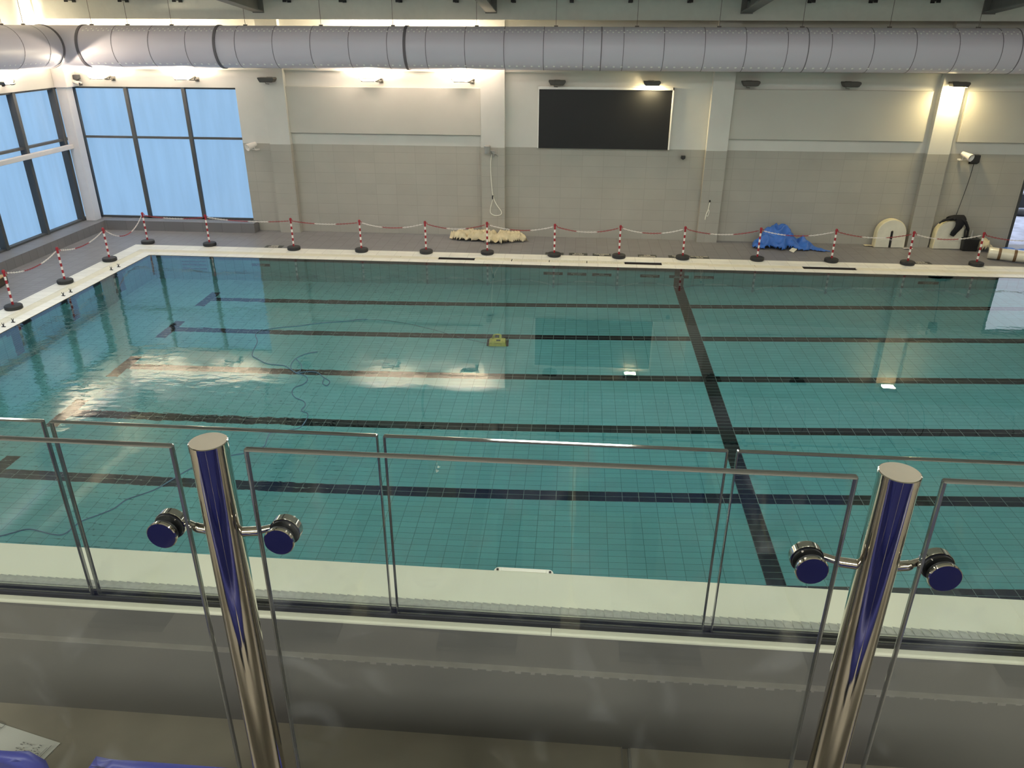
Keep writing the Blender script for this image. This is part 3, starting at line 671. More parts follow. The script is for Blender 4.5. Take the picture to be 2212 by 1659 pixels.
b = MB(); b.tube(smooth_path([(0.12, -0.03, -0.14), (0.08, -0.03, -0.4), (0.09, -0.03, -0.8), (0.14, -0.03, -1.3), (0.24, -0.03, -1.55), (0.38, -0.03, -1.75), (0.35, -0.03, -1.85), (0.20, -0.03, -1.87), (0.07, -0.03, -1.8), (0.07, -0.03, -1.65), (0.13, -0.03, -1.42)]), 0.013, 8); b.build('hose', ROPE, r)
b = MB(); b.lathe([(0, -0.05), (0.02, -0.05), (0.02, 0.05), (0, 0.05)], 10, (0.135, -0.03, -1.34)); b.build('hose_end', RUBBER, r)
r = thing('cord_pull', 'white rope loop hanging on the pilaster right of the screen', 'rope', (1.04, YP, 1.16))
b = MB(); b.tube(smooth_path([(0, -0.02, 0), (-0.01, -0.02, -0.12), (-0.03, -0.02, -0.25), (-0.06, -0.02, -0.36), (-0.02, -0.02, -0.40), (0.01, -0.02, -0.3), (-0.01, -0.02, -0.22), (-0.06, -0.02, -0.34), (-0.08, -0.02, -0.5)]), 0.012, 8); b.build('rope', ROPE, r)
b = MB(); b.box(-0.02, 0.02, -0.03, 0, -0.01, 0.05); b.build('hook', RUBBER, r)

# ------------------------------------------------------------------ barrier posts and chains
POSTS = [(-14.93, -2.97), (-14.94, -1.10), (-14.95, 0.84), (-14.87, 2.66), (-13.01, 2.58), (-10.50, 2.38), (-8.58, 2.36), (-6.78, 2.38), (-5.10, 2.44), (-3.27, 2.39), (-1.53, 2.40), (0.17, 2.44), (2.14, 2.49), (4.08, 2.53), (6.01, 2.46), (7.78, 2.53)]
PLAB = ['on the left coping, nearest the left frame edge', 'on the left coping, second from the left frame edge', 'on the left coping, third from the left frame edge', 'standing at the pool corner', 'in front of the far window',
        'in front of the leftmost pilaster', 'second right of the leftmost pilaster', 'left of the beige dust sheet', 'in front of the beige dust sheet', 'left of the run of six deck plaques, below the screen', 'left of the open channel below the screen',
        'right of the open channel, under the right end of the screen', 'in front of the blue tarpaulin', 'right of the blue tarpaulin', 'between the two white arched blocks', 'left of the white taped roll']
PH = 0.88
def make_post():
    r = thing('barrier_post', '', 'barrier post', (0, 0, 0), 0, 'red and white barrier posts')
    b = MB(); b.lathe([(0, 0), (0.165, 0), (0.180, 0.015), (0.180, 0.075), (0.165, 0.09), (0.05, 0.10), (0, 0.10)], 32); b.build('base', RUBBER, r)
    b = MB(); n = 9; h0, h1 = 0.09, PH - 0.07; dh = (h1 - h0) / n
    for k in range(n): b.lathe([(0.024, h0 + k * dh), (0.024, h0 + (k + 1) * dh)], 14, mi=0 if k % 2 == 0 else 1)
    b.build('pole', [RED, WHITEP], r, fix=True)
    b = MB(); b.lathe([(0.024, PH - 0.07), (0.034, PH - 0.068), (0.034, PH - 0.02), (0.02, PH), (0, PH)], 14); b.tube([(0.03, 0, PH - 0.05), (0.06, 0, PH - 0.05), (0.06, 0, PH - 0.1)], 0.008, 6); b.build('cap', RED, r)
    return r
post0 = make_post()
for i, (x, y) in enumerate(POSTS):
    lab = 'striped barrier post ' + PLAB[i]
    if i == 0: post0.location = (x, y, 0.006); post0['label'] = lab
    else: dup(post0, (x, y, 0.006), lab, rotz=0.3 * math.sin(i * 2.1))
def chain(a, c, sag, start, label):
    r = thing('barrier_chain', label, 'chain', tuple(a), 0, 'red and white plastic barrier chains')
    A, C = Vector(a), Vector(c); L = (C - A).length; n = int(L / 0.042); pos = []
    for i in range(n + 1):
        t = i / n; p = A.lerp(C, t); p.z -= sag * 4 * t * (1 - t); pos.append(p - A)
    secs = 3 if L < 2.2 else 4
    for s in range(secs):
        b = MB(); i0, i1 = s * n // secs, (s + 1) * n // secs
        for i in range(i0, i1):
            p, q = pos[i], pos[i + 1]; d = (q - p).normalized(); side = Vector((0, 0, 1)) if i % 2 else d.cross(Vector((0, 0, 1))).normalized()
            side = (side - d * side.dot(d)).normalized(); c0 = (p + q) / 2; hl, hw = 0.028, 0.013
            pts = [c0 + d * hl * math.cos(2 * PI * k / 8) + side * hw * math.sin(2 * PI * k / 8) for k in range(8)]
            b.tube(pts, 0.0055, 4, closed=True)
        wht = (s + start) % 2 == 0
        b.build('white_links' if wht else 'red_links', WHITEP if wht else RED, r, fix=False)
CH = 0.80
names = ['from the left frame edge', 'between the first and second posts', 'between the second and third posts', 'rising to the corner post', 'across the corner window', 'left of the leftmost pilaster', 'right of the leftmost pilaster', 'in the middle of the left bay', 'left part of it over the beige sheet', 'right part of it over the beige sheet', 'below the left half of the screen', 'below the right half of the screen', 'ending at the blue tarpaulin', 'crossing the right side of the blue tarpaulin', 'crossing the left white arched block', 'crossing the right white arched block', 'from the last post to the doorway']
allp = [(-14.92, -4.9)] + POSTS + [(9.7, 2.55)]
for i in range(len(allp) - 1):
    a = Vector((*allp[i], CH)); c = Vector((*allp[i + 1], CH)); d = (c - a).normalized() * 0.065
    sag = 0.14 if i < 3 else (0.33 if i == 3 else (0.06 if i in (4, 5, 6) else 0.12))
    if i == 0: continue
    chain(a + d, c - d, sag, 0 if i in (1, 2, 3, 5, 7, 9, 11, 13, 15) else 1, 'red and white plastic chain %s' % (names[i] if 'part of it' not in names[i] else ('left of the post over the beige dust sheet' if i == 8 else 'right of the post over the beige dust sheet')))
# wooden crate at the left frame edge
r = thing('wooden_crate', 'pale wooden crate at the left frame edge, behind the first barrier post', 'crate', (-16.35, -1.62, 0), 0.12)
b = MB(); b.box(-0.45, 0.12, -0.3, 0.36, 0.02, 0.2); b.build('box', WOODD, r, bevel=0.01)
for k in range(4):
    b = MB(); b.box(-0.46, 0.13, -0.3 + k * 0.168, -0.15 + k * 0.168, 0.2, 0.225); b.build('slat', WOOD, r, bevel=0.004)
b = MB(); b.tube(smooth_path([(-0.42, -0.2, 0.25), (-0.2, -0.1, 0.26), (-0.05, 0.05, 0.25), (-0.15, 0.2, 0.25)]), 0.025, 8); o = b.build('orange_hose', ORANGE); o.location = (-16.35, -1.62, 0); tag(o, 'orange hose lying on the wooden crate', 'hose')

# ------------------------------------------------------------------ cloth heaps
def heap(name, outline, hfun, mtl, label, cat, res=0.03, seed=0, fold=0.6, fs=5.0, stretch=(1, 1)):
    cx = sum(p[0] for p in outline) / len(outline); cy = sum(p[1] for p in outline) / len(outline)
    def inside(x, y):
        c = False; n = len(outline)
        for i in range(n):
            x1, y1 = outline[i]; x2, y2 = outline[(i + 1) % n]
            if (y1 > y) != (y2 > y) and x < (x2 - x1) * (y - y1) / (y2 - y1) + x1: c = not c
        return c
    def edge(x, y):
        best = 9
        for i in range(len(outline)):
            a = Vector(outline[i]); c = Vector(outline[(i + 1) % len(outline)]); p = Vector((x, y)); d = c - a
            t = max(0, min(1, (p - a).dot(d) / d.dot(d))); best = min(best, (a + d * t - p).length)
        return best
    xs0, xs1 = min(p[0] for p in outline), max(p[0] for p in outline); ys0, ys1 = min(p[1] for p in outline), max(p[1] for p in outline)
    nx, ny = int((xs1 - xs0) / res) + 1, int((ys1 - ys0) / res) + 1
    idx = {}; vs = []; fs_ = []
    for i in range(nx + 1):
        for j in range(ny + 1):
            x, y = xs0 + i * res, ys0 + j * res
            if inside(x, y):
                e = edge(x, y); s = Vector((x * fs * stretch[0], y * fs * stretch[1], seed * 7.3))
                rid = 1 - abs(noise.noise(s)) * 2.2; rid2 = noise.noise(s * 2.3 + Vector((3, 1, 2)))
                lift = min(1, e / 0.07) ** 0.5
                hh = hfun(x, y) * lift * (1 - fold + fold * max(0, rid)) + 0.018 * rid2 * lift * (2 if hfun(x, y) > .2 else 1)
                idx[i, j] = len(vs); vs.append((x - cx + 0.02 * rid2, y - cy, max(0.004, hh + 0.006)))
    for i in range(nx):
        for j in range(ny):
            k = [(i, j), (i + 1, j), (i + 1, j + 1), (i, j + 1)]
            if all(q in idx for q in k): fs_.append([idx[q] for q in k])
    b = MB(); b.add(vs, fs_, 0, True); o = b.build(name, mtl, fix=False, sharp=180)
    o.location = (cx, cy, 0.0); so = o.modifiers.new('thick', 'SOLIDIFY'); so.thickness = 0.004; so.offset = 1
    return tag(o, label, cat)
heap('dust_sheet', [(-6.40, 3.96), (-6.32, 4.22), (-6.15, 4.34), (-5.85, 4.36), (-5.3, 4.26), (-4.9, 4.26), (-4.45, 4.24), (-4.25, 4.26), (-4.28, 4.08), (-4.02, 3.86), (-4.45, 3.72), (-4.7, 3.62), (-4.82, 3.46), (-5.0, 3.55), (-5.15, 3.44), (-5.32, 3.55), (-5.2, 3.72), (-5.6, 3.72), (-5.9, 3.74), (-6.2, 3.80)],
     lambda x, y: 0.26, BEIGE, 'crumpled beige dust sheet on the deck below the pilaster', 'dust sheet', 0.016, 1, 0.85, 6.5, (0.7, 1.6))
def tarp_h(x, y):
    a = 0.56 * math.exp(-(((x - 2.98) / 0.50) ** 4 + ((y - 4.12) / 0.42) ** 2 * 0.8)); c = 0.30 * math.exp(-(((x - 3.68) / 0.20) ** 2 + ((y - 3.98) / 0.28) ** 2)); d = 0.20 * math.exp(-(((x - 2.55) / 0.28) ** 2 + ((y - 3.9) / 0.35) ** 2))
    return max(a, c, d) + 0.06
heap('tarpaulin', [(2.25, 3.70), (2.28, 3.98), (2.42, 4.22), (2.62, 4.36), (3.1, 4.40), (3.42, 4.38), (3.62, 4.22), (3.86, 4.10), (4.1, 3.80), (4.42, 3.55), (4.05, 3.50), (3.85, 3.64), (3.72, 3.52), (3.4, 3.58), (3.22, 3.66), (3.1, 3.50), (2.95, 3.54), (2.8, 3.66), (2.5, 3.62)],
     tarp_h, TARP, 'crumpled bright blue tarpaulin heaped against the far wall', 'tarpaulin', 0.022, 3, 0.42, 3.4)
b = MB(); b.add([(0, 0, 0.03), (0.09, -0.14, 0.012), (0.22, 0.02, 0.07), (0.1, 0.08, 0.09), (0.0, 0, 0.02), (0.09, -0.14, 0.004), (0.22, 0.02, 0.06), (0.1, 0.08, 0.08)], [(0, 1, 2, 3), (7, 6, 5, 4), (0, 4, 5, 1), (1, 5, 6, 2), (2, 6, 7, 3), (3, 7, 4, 0)])
o = b.build('tile_piece', FOAM); o.location = (3.22, 3.50, 0); tag(o, 'cream board corner poking out from under the blue tarpaulin', 'board')

# ------------------------------------------------------------------ arched wrapped blocks
def arch(label, x0, y, rz, slot):
    r = thing('arched_block', label, 'padded block', (x0, y, 0), rz, 'white plastic wrapped arched blocks')
    w, hgt, th = 0.41, 0.80, 0.22
    o = [(-w, 0)] + [(-w * math.cos(PI * k / 20), hgt - w + w * math.sin(PI * k / 20)) for k in range(21)] + [(w, 0)]
    o[0] = (-w - 0.01, 0); o[-1] = (w + 0.01, 0)
    b = MB(); b.prism(o, 0, th, 'Y'); e = b.build('edge_wrap', FOAMY, r, bevel=0.02)
    s = 0.95
    if slot:
        i = [(a * s, z * s + 0.012) for a, z in o]; q = [(-0.035, i[0][1]), (-0.035, 0.46), (0.0, 0.50), (0.035, 0.46), (0.035, i[0][1])]
        outl = i + q[::-1]
        b = MB(); b.prism(outl, -0.02, 0.004, 'Y'); b.build('front_pad', FOAM, r)
        b = MB(); b.box(-0.034, 0.034, -0.012, 0.002, 0.012, 0.47); b.build('slot', BLACK, r)
    else:
        b = MB(); b.prism([(a * s, z * s + 0.012) for a, z in o], -0.02, 0.004, 'Y'); b.build('front_pad', FOAM, r, bevel=0.005)
    if slot is not None:
        b = MB()
        for k in range(5): b.tube(smooth_path([(-0.3 + 0.1 * k, -0.024, 0.2 + 0.03 * (k % 3)), (-0.22 + 0.1 * k, -0.028, 0.24 + 0.02 * (k % 2)), (-0.12 + 0.1 * k, -0.024, 0.22)]), 0.004, 4)
        b.build('film_creases', WHITEP, r)
    lean = 0.06
    for c in r.children: c.rotation_euler = (-lean, 0, 0)
    return r
arch('white arched block with a dark slot, leaning on the wall left of the last pilaster', 6.15, 4.17, 0.03, True)
a2 = arch('white arched block without slot, dark jacket hung on top', 7.74, 4.17, 0.03, False)
# jacket on the second block
def strip(path, wid, thick=0.03):
    b = MB(); P = [Vector(p) for p in path]; n = len(P); vs = []; seg = 10
    for i in range(n):
        t = (P[min(i + 1, n - 1)] - P[max(i - 1, 0)]).normalized(); s = Vector((1, 0.15, 0)); s = (s - t * s.dot(t)).normalized(); w = t.cross(s)
        for k in range(seg):
            a = 2 * PI * k / seg; rr = 1 + 0.15 * noise.noise(P[i] * 9 + Vector((k, 0, 0)))
            vs.append(P[i] + s * math.cos(a) * wid[i] * rr + w * math.sin(a) * thick * rr)
    fs = [tuple(range(seg))[::-1], tuple((n - 1) * seg + k for k in range(seg))]
    for i in range(n - 1):
        for k in range(seg): fs.append((i * seg + k, i * seg + (k + 1) % seg, (i + 1) * seg + (k + 1) % seg, (i + 1) * seg + k))
    b.add(vs, fs, 0, True); return b
r = thing('jacket', 'black jacket draped over the top of the right arched block', 'jacket', (7.74, 4.17, 0))
strip(smooth_path([(0.10, 0.26, 0.68), (0.10, 0.2, 0.84), (0.10, 0.08, 0.90), (0.16, -0.02, 0.84), (0.12, -0.07, 0.66), (0.04, -0.07, 0.5), (0.0, -0.06, 0.40)], 4), [0.2, 0.22, 0.24, 0.24, 0.24, 0.24, 0.24, 0.23, 0.22, 0.22, 0.2, 0.18, 0.17, 0.15, 0.14, 0.12, 0.12, 0.11, 0.1, 0.09, 0.08, 0.08, 0.07, 0.07, 0.06], 0.05).build('body', CLOTHB, r)
b = MB(); b.tube(smooth_path([(-0.38, 0.02, 0.72), (-0.28, 0.0, 0.80), (-0.12, 0.02, 0.85), (0.06, 0.06, 0.86)], 5), [0.035] * 4 + [0.055] * 6 + [0.08] * 6, 10, flat=0.6); b.build('sleeve', CLOTHB, r)
b = MB(); b.tube(smooth_path([(0.16, 0.02, 0.86), (0.30, -0.02, 0.76), (0.38, -0.05, 0.62), (0.41, -0.05, 0.55)], 5), [0.09] * 6 + [0.07] * 6 + [0.05] * 4, 10, flat=0.6); b.build('sleeve', CLOTHB, r)
# bag / crate
r = thing('tool_crate', 'black open tool crate on the deck right of the jacket', 'crate', (8.26, 4.1, 0), -0.05)
b = MB(); b.prism([(-0.19, 0.0), (0.19, 0.0), (0.21, 0.34), (-0.21, 0.34)], -0.12, 0.16, 'Y'); b.build('body', BLACK, r, bevel=0.02)
b = MB(); b.box(-0.22, 0.22, -0.13, 0.17, 0.32, 0.35); b.build('rim', RUBBER, r, bevel=0.01)
b = MB(); b.tube(smooth_path([(-0.15, 0.02, 0.3), (-0.17, 0.04, 0.55), (-0.10, 0.06, 0.60), (-0.08, 0.05, 0.35)]), 0.03, 8); b.build('handle', BLACK, r)
b = MB(); b.tube([(0.02, 0.03, 0.0), (0.02, 0.03, 0.45), (0.02, 0.03, 0.5)], [0.03, 0.03, 0.012], 10); o = b.build('bottle', GREYBOX); o.location = (8.26, 4.1, 0.06); o.data.transform(Matrix.Translation((0, 0, 0.0))); tag(o, 'grey bottle standing up out of the black tool crate', 'bottle')
heap('cloth_bag', [(8.5, 3.95), (8.47, 4.2), (8.6, 4.32), (8.8, 4.33), (8.95, 4.2), (9.0, 4.02), (8.85, 3.95), (8.7, 3.9)], lambda x, y: 0.34 * math.exp(-((x - 8.66) / 0.26) ** 2), BEIGE, 'crumpled cream bag between the black crate and the last barrier post', 'bag', 0.02, 8, 0.4, 6)
heap('blue_sheet', [(9.06, 4.3), (9.2, 4.38), (9.6, 4.3), (10.0, 4.25), (10.2, 3.9), (9.7, 3.75), (9.3, 3.95), (9.08, 4.05)], lambda x, y: 0.06, TARP, 'flat blue sheet on the deck behind the white roll', 'sheet', 0.03, 9, 0.5, 4)
r = thing('foam_roll', 'white roll with three brown tape bands lying at the right frame edge', 'roll', (8.96, 3.02, 0.16), -0.42)
b = MB(); b.lathe([(0, -0.62), (0.14, -0.62), (0.155, -0.60), (0.155, 0.60), (0.14, 0.62), (0, 0.62)], 28, axis='X'); b.build('roll', FOAM, r)
for x in (-0.36, 0.0, 0.38):
    b = MB(); b.lathe([(0.157, x - 0.035), (0.159, x - 0.03), (0.159, x + 0.03), (0.157, x + 0.035)], 28, axis='X'); b.build('tape_band', TAPE, r)
b = MB(); b.box(-0.55, 0.62, 0.0, 0.42, -0.005, 0.012); o = b.build('loose_flap', FOAM, r); o.location = (0, 0.06, 0.13); o.rotation_euler = (-0.36, 0, 0)
for nm, lab, cat, loc, sc_, mt in (('paper_scrap', 'small white scrap on the deck between the arched blocks', 'scrap', (6.62, 4.05, 0.0), (0.13, 0.03), WHITEP), ('rag', 'small pale rag on the deck left of the slotted arched block', 'rag', (5.62, 4.3, 0.0), (0.12, 0.06), BEIGE)):
    b = MB(); n = 9; vs = []; fsx = []
    for i in range(n):
        for j in range(n):
            x, y = (i / (n - 1) - .5) * 2, (j / (n - 1) - .5) * 2; vs.append((x * sc_[0], y * sc_[1], 0.02 + 0.03 * noise.noise(Vector((x * 2, y * 2, sc_[0] * 50))) * (1 - max(abs(x), abs(y)) ** 3) + 0.01))
    for i in range(n - 1):
        for j in range(n - 1): fsx.append((i * n + j, (i + 1) * n + j, (i + 1) * n + j + 1, i * n + j + 1))
    b.add(vs, fsx, 0, True); o = b.build(nm, mt, fix=False); o.location = loc; so = o.modifiers.new('t', 'SOLIDIFY'); so.thickness = 0.01; tag(o, lab, cat)

# ------------------------------------------------------------------ cleaning robot and its cable
r = thing('pool_robot', 'yellow pool cleaning robot standing on the pool floor on a lane line', 'pool robot', (-4.33, -2.42, -1.69), 0.05)
b = MB(); vs = [(-.20, -.16, .03), (.20, -.16, .03), (.20, .16, .03), (-.20, .16, .03), (-.18, -.13, .20), (.17, -.13, .20), (.17, .13, .20), (-.18, .13, .20), (-.12, -.09, .27), (.12, -.09, .27), (.12, .09, .27), (-.12, .09, .27)]
fs = [(0, 3, 2, 1), (8, 9, 10, 11)]
for o in (0, 4): fs += [(o, o + 1, o + 5, o + 4), (o + 1, o + 2, o + 6, o + 5), (o + 2, o + 3, o + 7, o + 6), (o + 3, o, o + 4, o + 7)]
b.add(vs, fs); b.build('body', YEL, r, bevel=0.02)
b = MB(); b.tube(smooth_path([(-0.10, 0.05, 0.25), (-0.09, 0.08, 0.38), (-0.06, 0.1, 0.44), (0.04, 0.1, 0.44), (0.05, 0.08, 0.36), (0.05, 0.05, 0.25)]), 0.028, 8); b.build('handle', YEL, r)
b = MB(); b.box(-0.03, 0.06, -0.10, -0.02, 0.268, 0.276); b.box(-0.08, 0.10, -0.137, -0.12, 0.15, 0.17); b.build('vent', BLACK, r)
for sx in (-1, 1):
    b = MB(); b.lathe([(0, -0.02), (0.07, -0.02), (0.08, 0), (0.07, 0.02), (0, 0.02)], 16, (sx * 0.215, -0.08, 0.08), axis='X'); b.build('wheel', RUBBER, r)
    b = MB(); b.lathe([(0, -0.02), (0.07, -0.02), (0.08, 0), (0.07, 0.02), (0, 0.02)], 16, (sx * 0.215, 0.09, 0.08), axis='X'); b.build('wheel', RUBBER, r)
for nm, lab, P in (('robot_cable', 'blue grey cable running from the yellow robot up to the water surface', [(-4.464, -2.443, -1.67), (-4.808, -2.306, -1.689), (-5.141, -2.139, -1.708), (-5.51, -1.918, -1.728), (-5.944, -2.254, -1.073), (-6.398, -2.511, -0.547), (-6.786, -2.771, -0.148), (-7.094, -2.924, 0.003), (-7.502, -3.074, 0.003), (-8.002, -3.232, 0.003), (-8.38, -3.431, 0.003), (-8.771, -3.575, 0.003), (-9.025, -3.731, 0.003)]),
    ('floating_cable', 'long blue grey cable floating in loops across the left of the pool', [(-9.063, -3.708, 0.003), (-9.085, -3.972, 0.003), (-8.895, -4.357, 0.003), (-8.811, -4.756, 0.003), (-8.722, -5.046, 0.003), (-8.567, -5.189, 0.003), (-8.323, -5.384, 0.003), (-8.122, -5.43, 0.003), (-7.955, -5.458, 0.003), (-7.78, -5.61, 0.003), (-7.608, -5.759, 0.003), (-7.428, -5.863, 0.003), (-7.33, -6.032, 0.003), (-7.346, -6.207, 0.003), (-7.446, -6.349, 0.003), (-7.424, -6.55, 0.003), (-7.303, -6.736, 0.003), (-7.118, -6.86, 0.003), (-7.045, -7.008, 0.003), (-7.045, -7.193, 0.003), (-6.916, -7.28, 0.003), (-6.867, -7.452, 0.003), (-6.88, -7.764, 0.003), (-7.077, -7.871, 0.003), (-7.261, -7.947, 0.003), (-7.244, -8.164, 0.003), (-7.208, -8.386, 0.003), (-7.331, -8.52, 0.003), (-7.44, -8.61, 0.003), (-7.579, -8.676, 0.003), (-7.777, -8.85, 0.003), (-7.986, -9.059, 0.003), (-8.117, -9.364, 0.003), (-8.223, -9.629, 0.003), (-8.369, -9.788, 0.003), (-8.481, -9.907, 0.003), (-8.527, -10.104, 0.003), (-8.634, -10.248, 0.003), (-8.785, -10.422, 0.003), (-8.828, -10.678, 0.003), (-8.98, -10.701, 0.003), (-9.318, -10.626, 0.003), (-9.471, -10.716, 0.003), (-9.584, -10.791, 0.003), (-9.938, -10.952, 0.003)]),
    ('floating_cable', 'short floating cable end above the tangled loops', [(-7.554, -4.759, 0.003), (-7.735, -4.867, 0.003), (-7.852, -5.102, 0.003), (-7.85, -5.385, 0.003), (-7.763, -5.608, 0.003), (-7.625, -5.76, 0.003)]),
    ('floating_cable', 'small tangled cable loop floating over the third lane line', [(-7.837, -5.145, 0.003), (-7.65, -5.409, 0.003), (-7.592, -5.655, 0.003), (-7.625, -5.76, 0.003), (-7.463, -5.684, 0.003), (-7.274, -5.688, 0.003), (-7.083, -5.892, 0.003), (-6.924, -6.054, 0.003), (-6.921, -6.226, 0.003), (-7.022, -6.14, 0.003), (-7.057, -5.949, 0.003)])):
    b = MB(); b.tube(smooth_path(P, 5), 0.008, 6); tag(b.build(nm, CABLE), lab, 'cable')


# ------------------------------------------------------------------ balcony: parapet, floor, glass
YI = CY + 1.85; ZP = 3.908; ZF = 3.46; ZN = 3.94
b = MB(); b.box(-12, 8, YI, CY + 2.14, 3.0, ZP, 0); b.box(-12, 8, CY + 1.83, YI, 3.0, 3.77, 0)
struct(b.build('wall_parapet', PARA), 'grey parapet in front of the balcony')
b = MB(); b.box(-12, 8, CY + 1.8285, YI, 3.7695, 3.7715)
for k in range(60):
    x = -3.6 + 2.8 * k / 60 + 0.02 * random.random(); w = 0.008 + 0.02 * random.random()
    b.box(x, x + w, CY + 1.8275, CY + 1.832, 3.7705 - 0.003 - 0.006 * random.random(), 3.7712)
struct(b.build('trim_5', PARAT), 'pale chipped ledge on the parapet')
b = MB(); b.box(-12, 8, CY + 1.9, CY + 2.14, -0.2, 3.0); struct(b.build('wall_balcony_front', PAINT))
b = MB(); b.box(-12, -2.778, YI - 0.001, CY + 1.878, ZP, ZP + 0.006); b.box(-2.776, 8, YI - 0.001, CY + 1.878, ZP, ZP + 0.006); b.box(-12, 8, CY + 1.935, CY + 2.145, ZP, ZP + 0.006)
struct(b.build('trim_6', COPE), 'cream coping on the parapet')
ch = MB(); ch.box(-12, 8, CY + 1.878, CY + 1.886, ZP, ZP + 0.02); ch.box(-12, 8, CY + 1.886, CY + 1.935, ZP, ZP + 0.004); ch.box(-12, 8, CY + 1.913, CY + 1.919, ZP, ZP + 0.016)
tag(ch.build('glass_channel', CHAN), 'dark metal channel holding the far glass panels on the parapet', 'channel')
b = MB(); x = -6.0
while x < 2.0:
    b.add([(x, CY + 1.936, ZP + .006), (x + 0.028, CY + 1.936, ZP + .006), (x + 0.028, CY + 1.972, ZP + .007), (x, CY + 1.972, ZP + .012), (x, CY + 1.936, ZP + .014), (x + 0.028, CY + 1.936, ZP + .013)], [(0, 1, 5, 4), (4, 5, 2, 3), (0, 4, 3), (1, 2, 5)]); x += 0.0285
o = b.build('glazing_gasket', PACK); tag(o, 'grey ribbed gasket strip beyond the dark channel', 'gasket')
# floors
b = MB(); b.box(-12, -2.53, CY + 1.04, CY + 1.83, 3.2, ZF); b.box(-2.50, 8, CY + 1.04, CY + 1.83, 3.2, ZF); b.box(-2.53, -2.50, CY + 1.04, CY + 1.83, 3.2, ZF - 0.006)
struct(b.build('floor_balcony', CONC), 'bare concrete balcony floor')
b = MB(); b.box(-2.532, -2.528, CY + 1.04, CY + 1.83, ZF, ZF + 0.003); b.tube([(-2.505, CY + 1.05, ZF - 0.002), (-2.505, CY + 1.825, ZF - 0.002)], 0.006, 6)
struct(b.build('trim_7', PARAT), 'joint between the floor slabs')
b = MB(); b.box(-12, 8, -24, CY + 1.06, 3.0, ZN); struct(b.build('floor_tier', CONC), 'upper concrete tier')

# far glass panels
YG = CY + 1.9
def glass_panel(x0, x1, y, z0, z1, t, label, group, name='glass_balustrade'):
    b = MB(); b.box(x0, x1, y - t / 2, y + t / 2, z0, z1, 1)
    for k, f in enumerate(b.f):
        if len({round(b.v[q][1], 5) for q in f}) == 1: b.mi[k] = 0
    o = b.build(name, [GLASS, GEDGE], bevel=0.0042); o.modifiers['bevel'].material = 1; o.modifiers['bevel'].segments = 3; return tag(o, label, 'glass panel', group)
GP = [(-5.4, -4.335, 'far glass panel above the parapet, leftmost in view'), (-4.315, -3.304, 'far glass panel above the parapet, behind the left steel post'), (-3.288, -2.293, 'far glass panel above the parapet, middle one between the two posts'), (-2.270, -1.27, 'far glass panel above the parapet, behind the right steel post'), (-1.25, -0.25, 'far glass panel above the parapet, cut by the right frame edge')]
K = 1.9 / 1.93
for x0, x1, lab in GP:
    glass_panel(CX + (x0 - CX) * K, CX + (x1 - CX) * K, YG, ZP + 0.004, CZ - 0.5624 * 1.9, 0.0172, lab, 'far glass panels on the parapet')
# near glass panels
YN = CY + 1.03; TN = CZ - 0.5935 * 1.03 - 0.002
for x0, x1, lab in ((-4.40, -3.386, 'near glass panel left of the left steel post'), (-3.268, -2.310, 'near glass panel between the two steel posts'), (-2.187, -1.2, 'near glass panel right of the right steel post')):
    glass_panel(x0, x1, YN, 4.02, TN, 0.012, lab, 'near glass panels')
# steel posts with clamps
PR = 0.0302
post_top = CZ - 0.587 * 1.03
def steel_post(x, lab):
    r = thing('steel_post', lab, 'post', (x, YN, ZN), 0, 'polished steel balustrade posts'); H = post_top - ZN
    b = MB(); b.lathe([(PR, 0), (PR, H - 0.01)], 64); b.lathe([(0.0, 0), (0.05, 0), (0.05, 0.008), (PR, 0.010)], 40); b.build('tube', CHROME, r)
    b = MB(); b.lathe([(PR + 0.0006, H - 0.012), (PR + 0.0006, H - 0.001), (PR - 0.001, H)], 64); b.build('cap_rim', CHROME, r)
    b = MB(); b.lathe([(PR - 0.001, H), (0, H)], 64); b.build('cap', CAPM, r)
    for hz, nm in ((4.862, 'clamp'), (4.10, 'clamp')):
        for sx, dx in ((-1, 0.104), (1, 0.100)):
            zc = hz - ZN; xc = sx * dx
            c = MB(); c.lathe([(0, -0.0185), (0.0245, -0.0185), (0.026, -0.017), (0.026, -0.0125)], 40, (xc, 0, zc), axis='Y'); c.lathe([(0.026, 0.0115), (0.0268, 0.012), (0.0268, 0.026), (0.0245, 0.028), (0, 0.028)], 40, (xc, 0, zc), axis='Y')
            cl = c.build('clamp', CHROME, r)
            g = MB(); g.lathe([(0.0, -0.0125), (0.0243, -0.0125), (0.0243, -0.0062), (0, -0.0062)], 32, (xc, 0, zc), axis='Y'); g.lathe([(0.0, 0.0062), (0.0248, 0.0062), (0.0248, 0.0115), (0, 0.0115)], 32, (xc, 0, zc), axis='Y'); g.build('gasket', BLACK, cl)
            a = MB(); a.tube([(sx * (PR - 0.003), 0.006, zc), (sx * 0.052, 0.010, zc), (sx * 0.056, 0.012, zc)], 0.0085, 16); a.tube([(sx * 0.055, 0.012, zc), (sx * 0.075, 0.022, zc), (xc, 0.024, zc)], 0.0065, 12); a.build('arm', CHROME, cl)
    return r
steel_post(-3.326, 'polished steel post with two round glass clamps, left one'); steel_post(-2.251, 'polished steel post with two round glass clamps, right one')
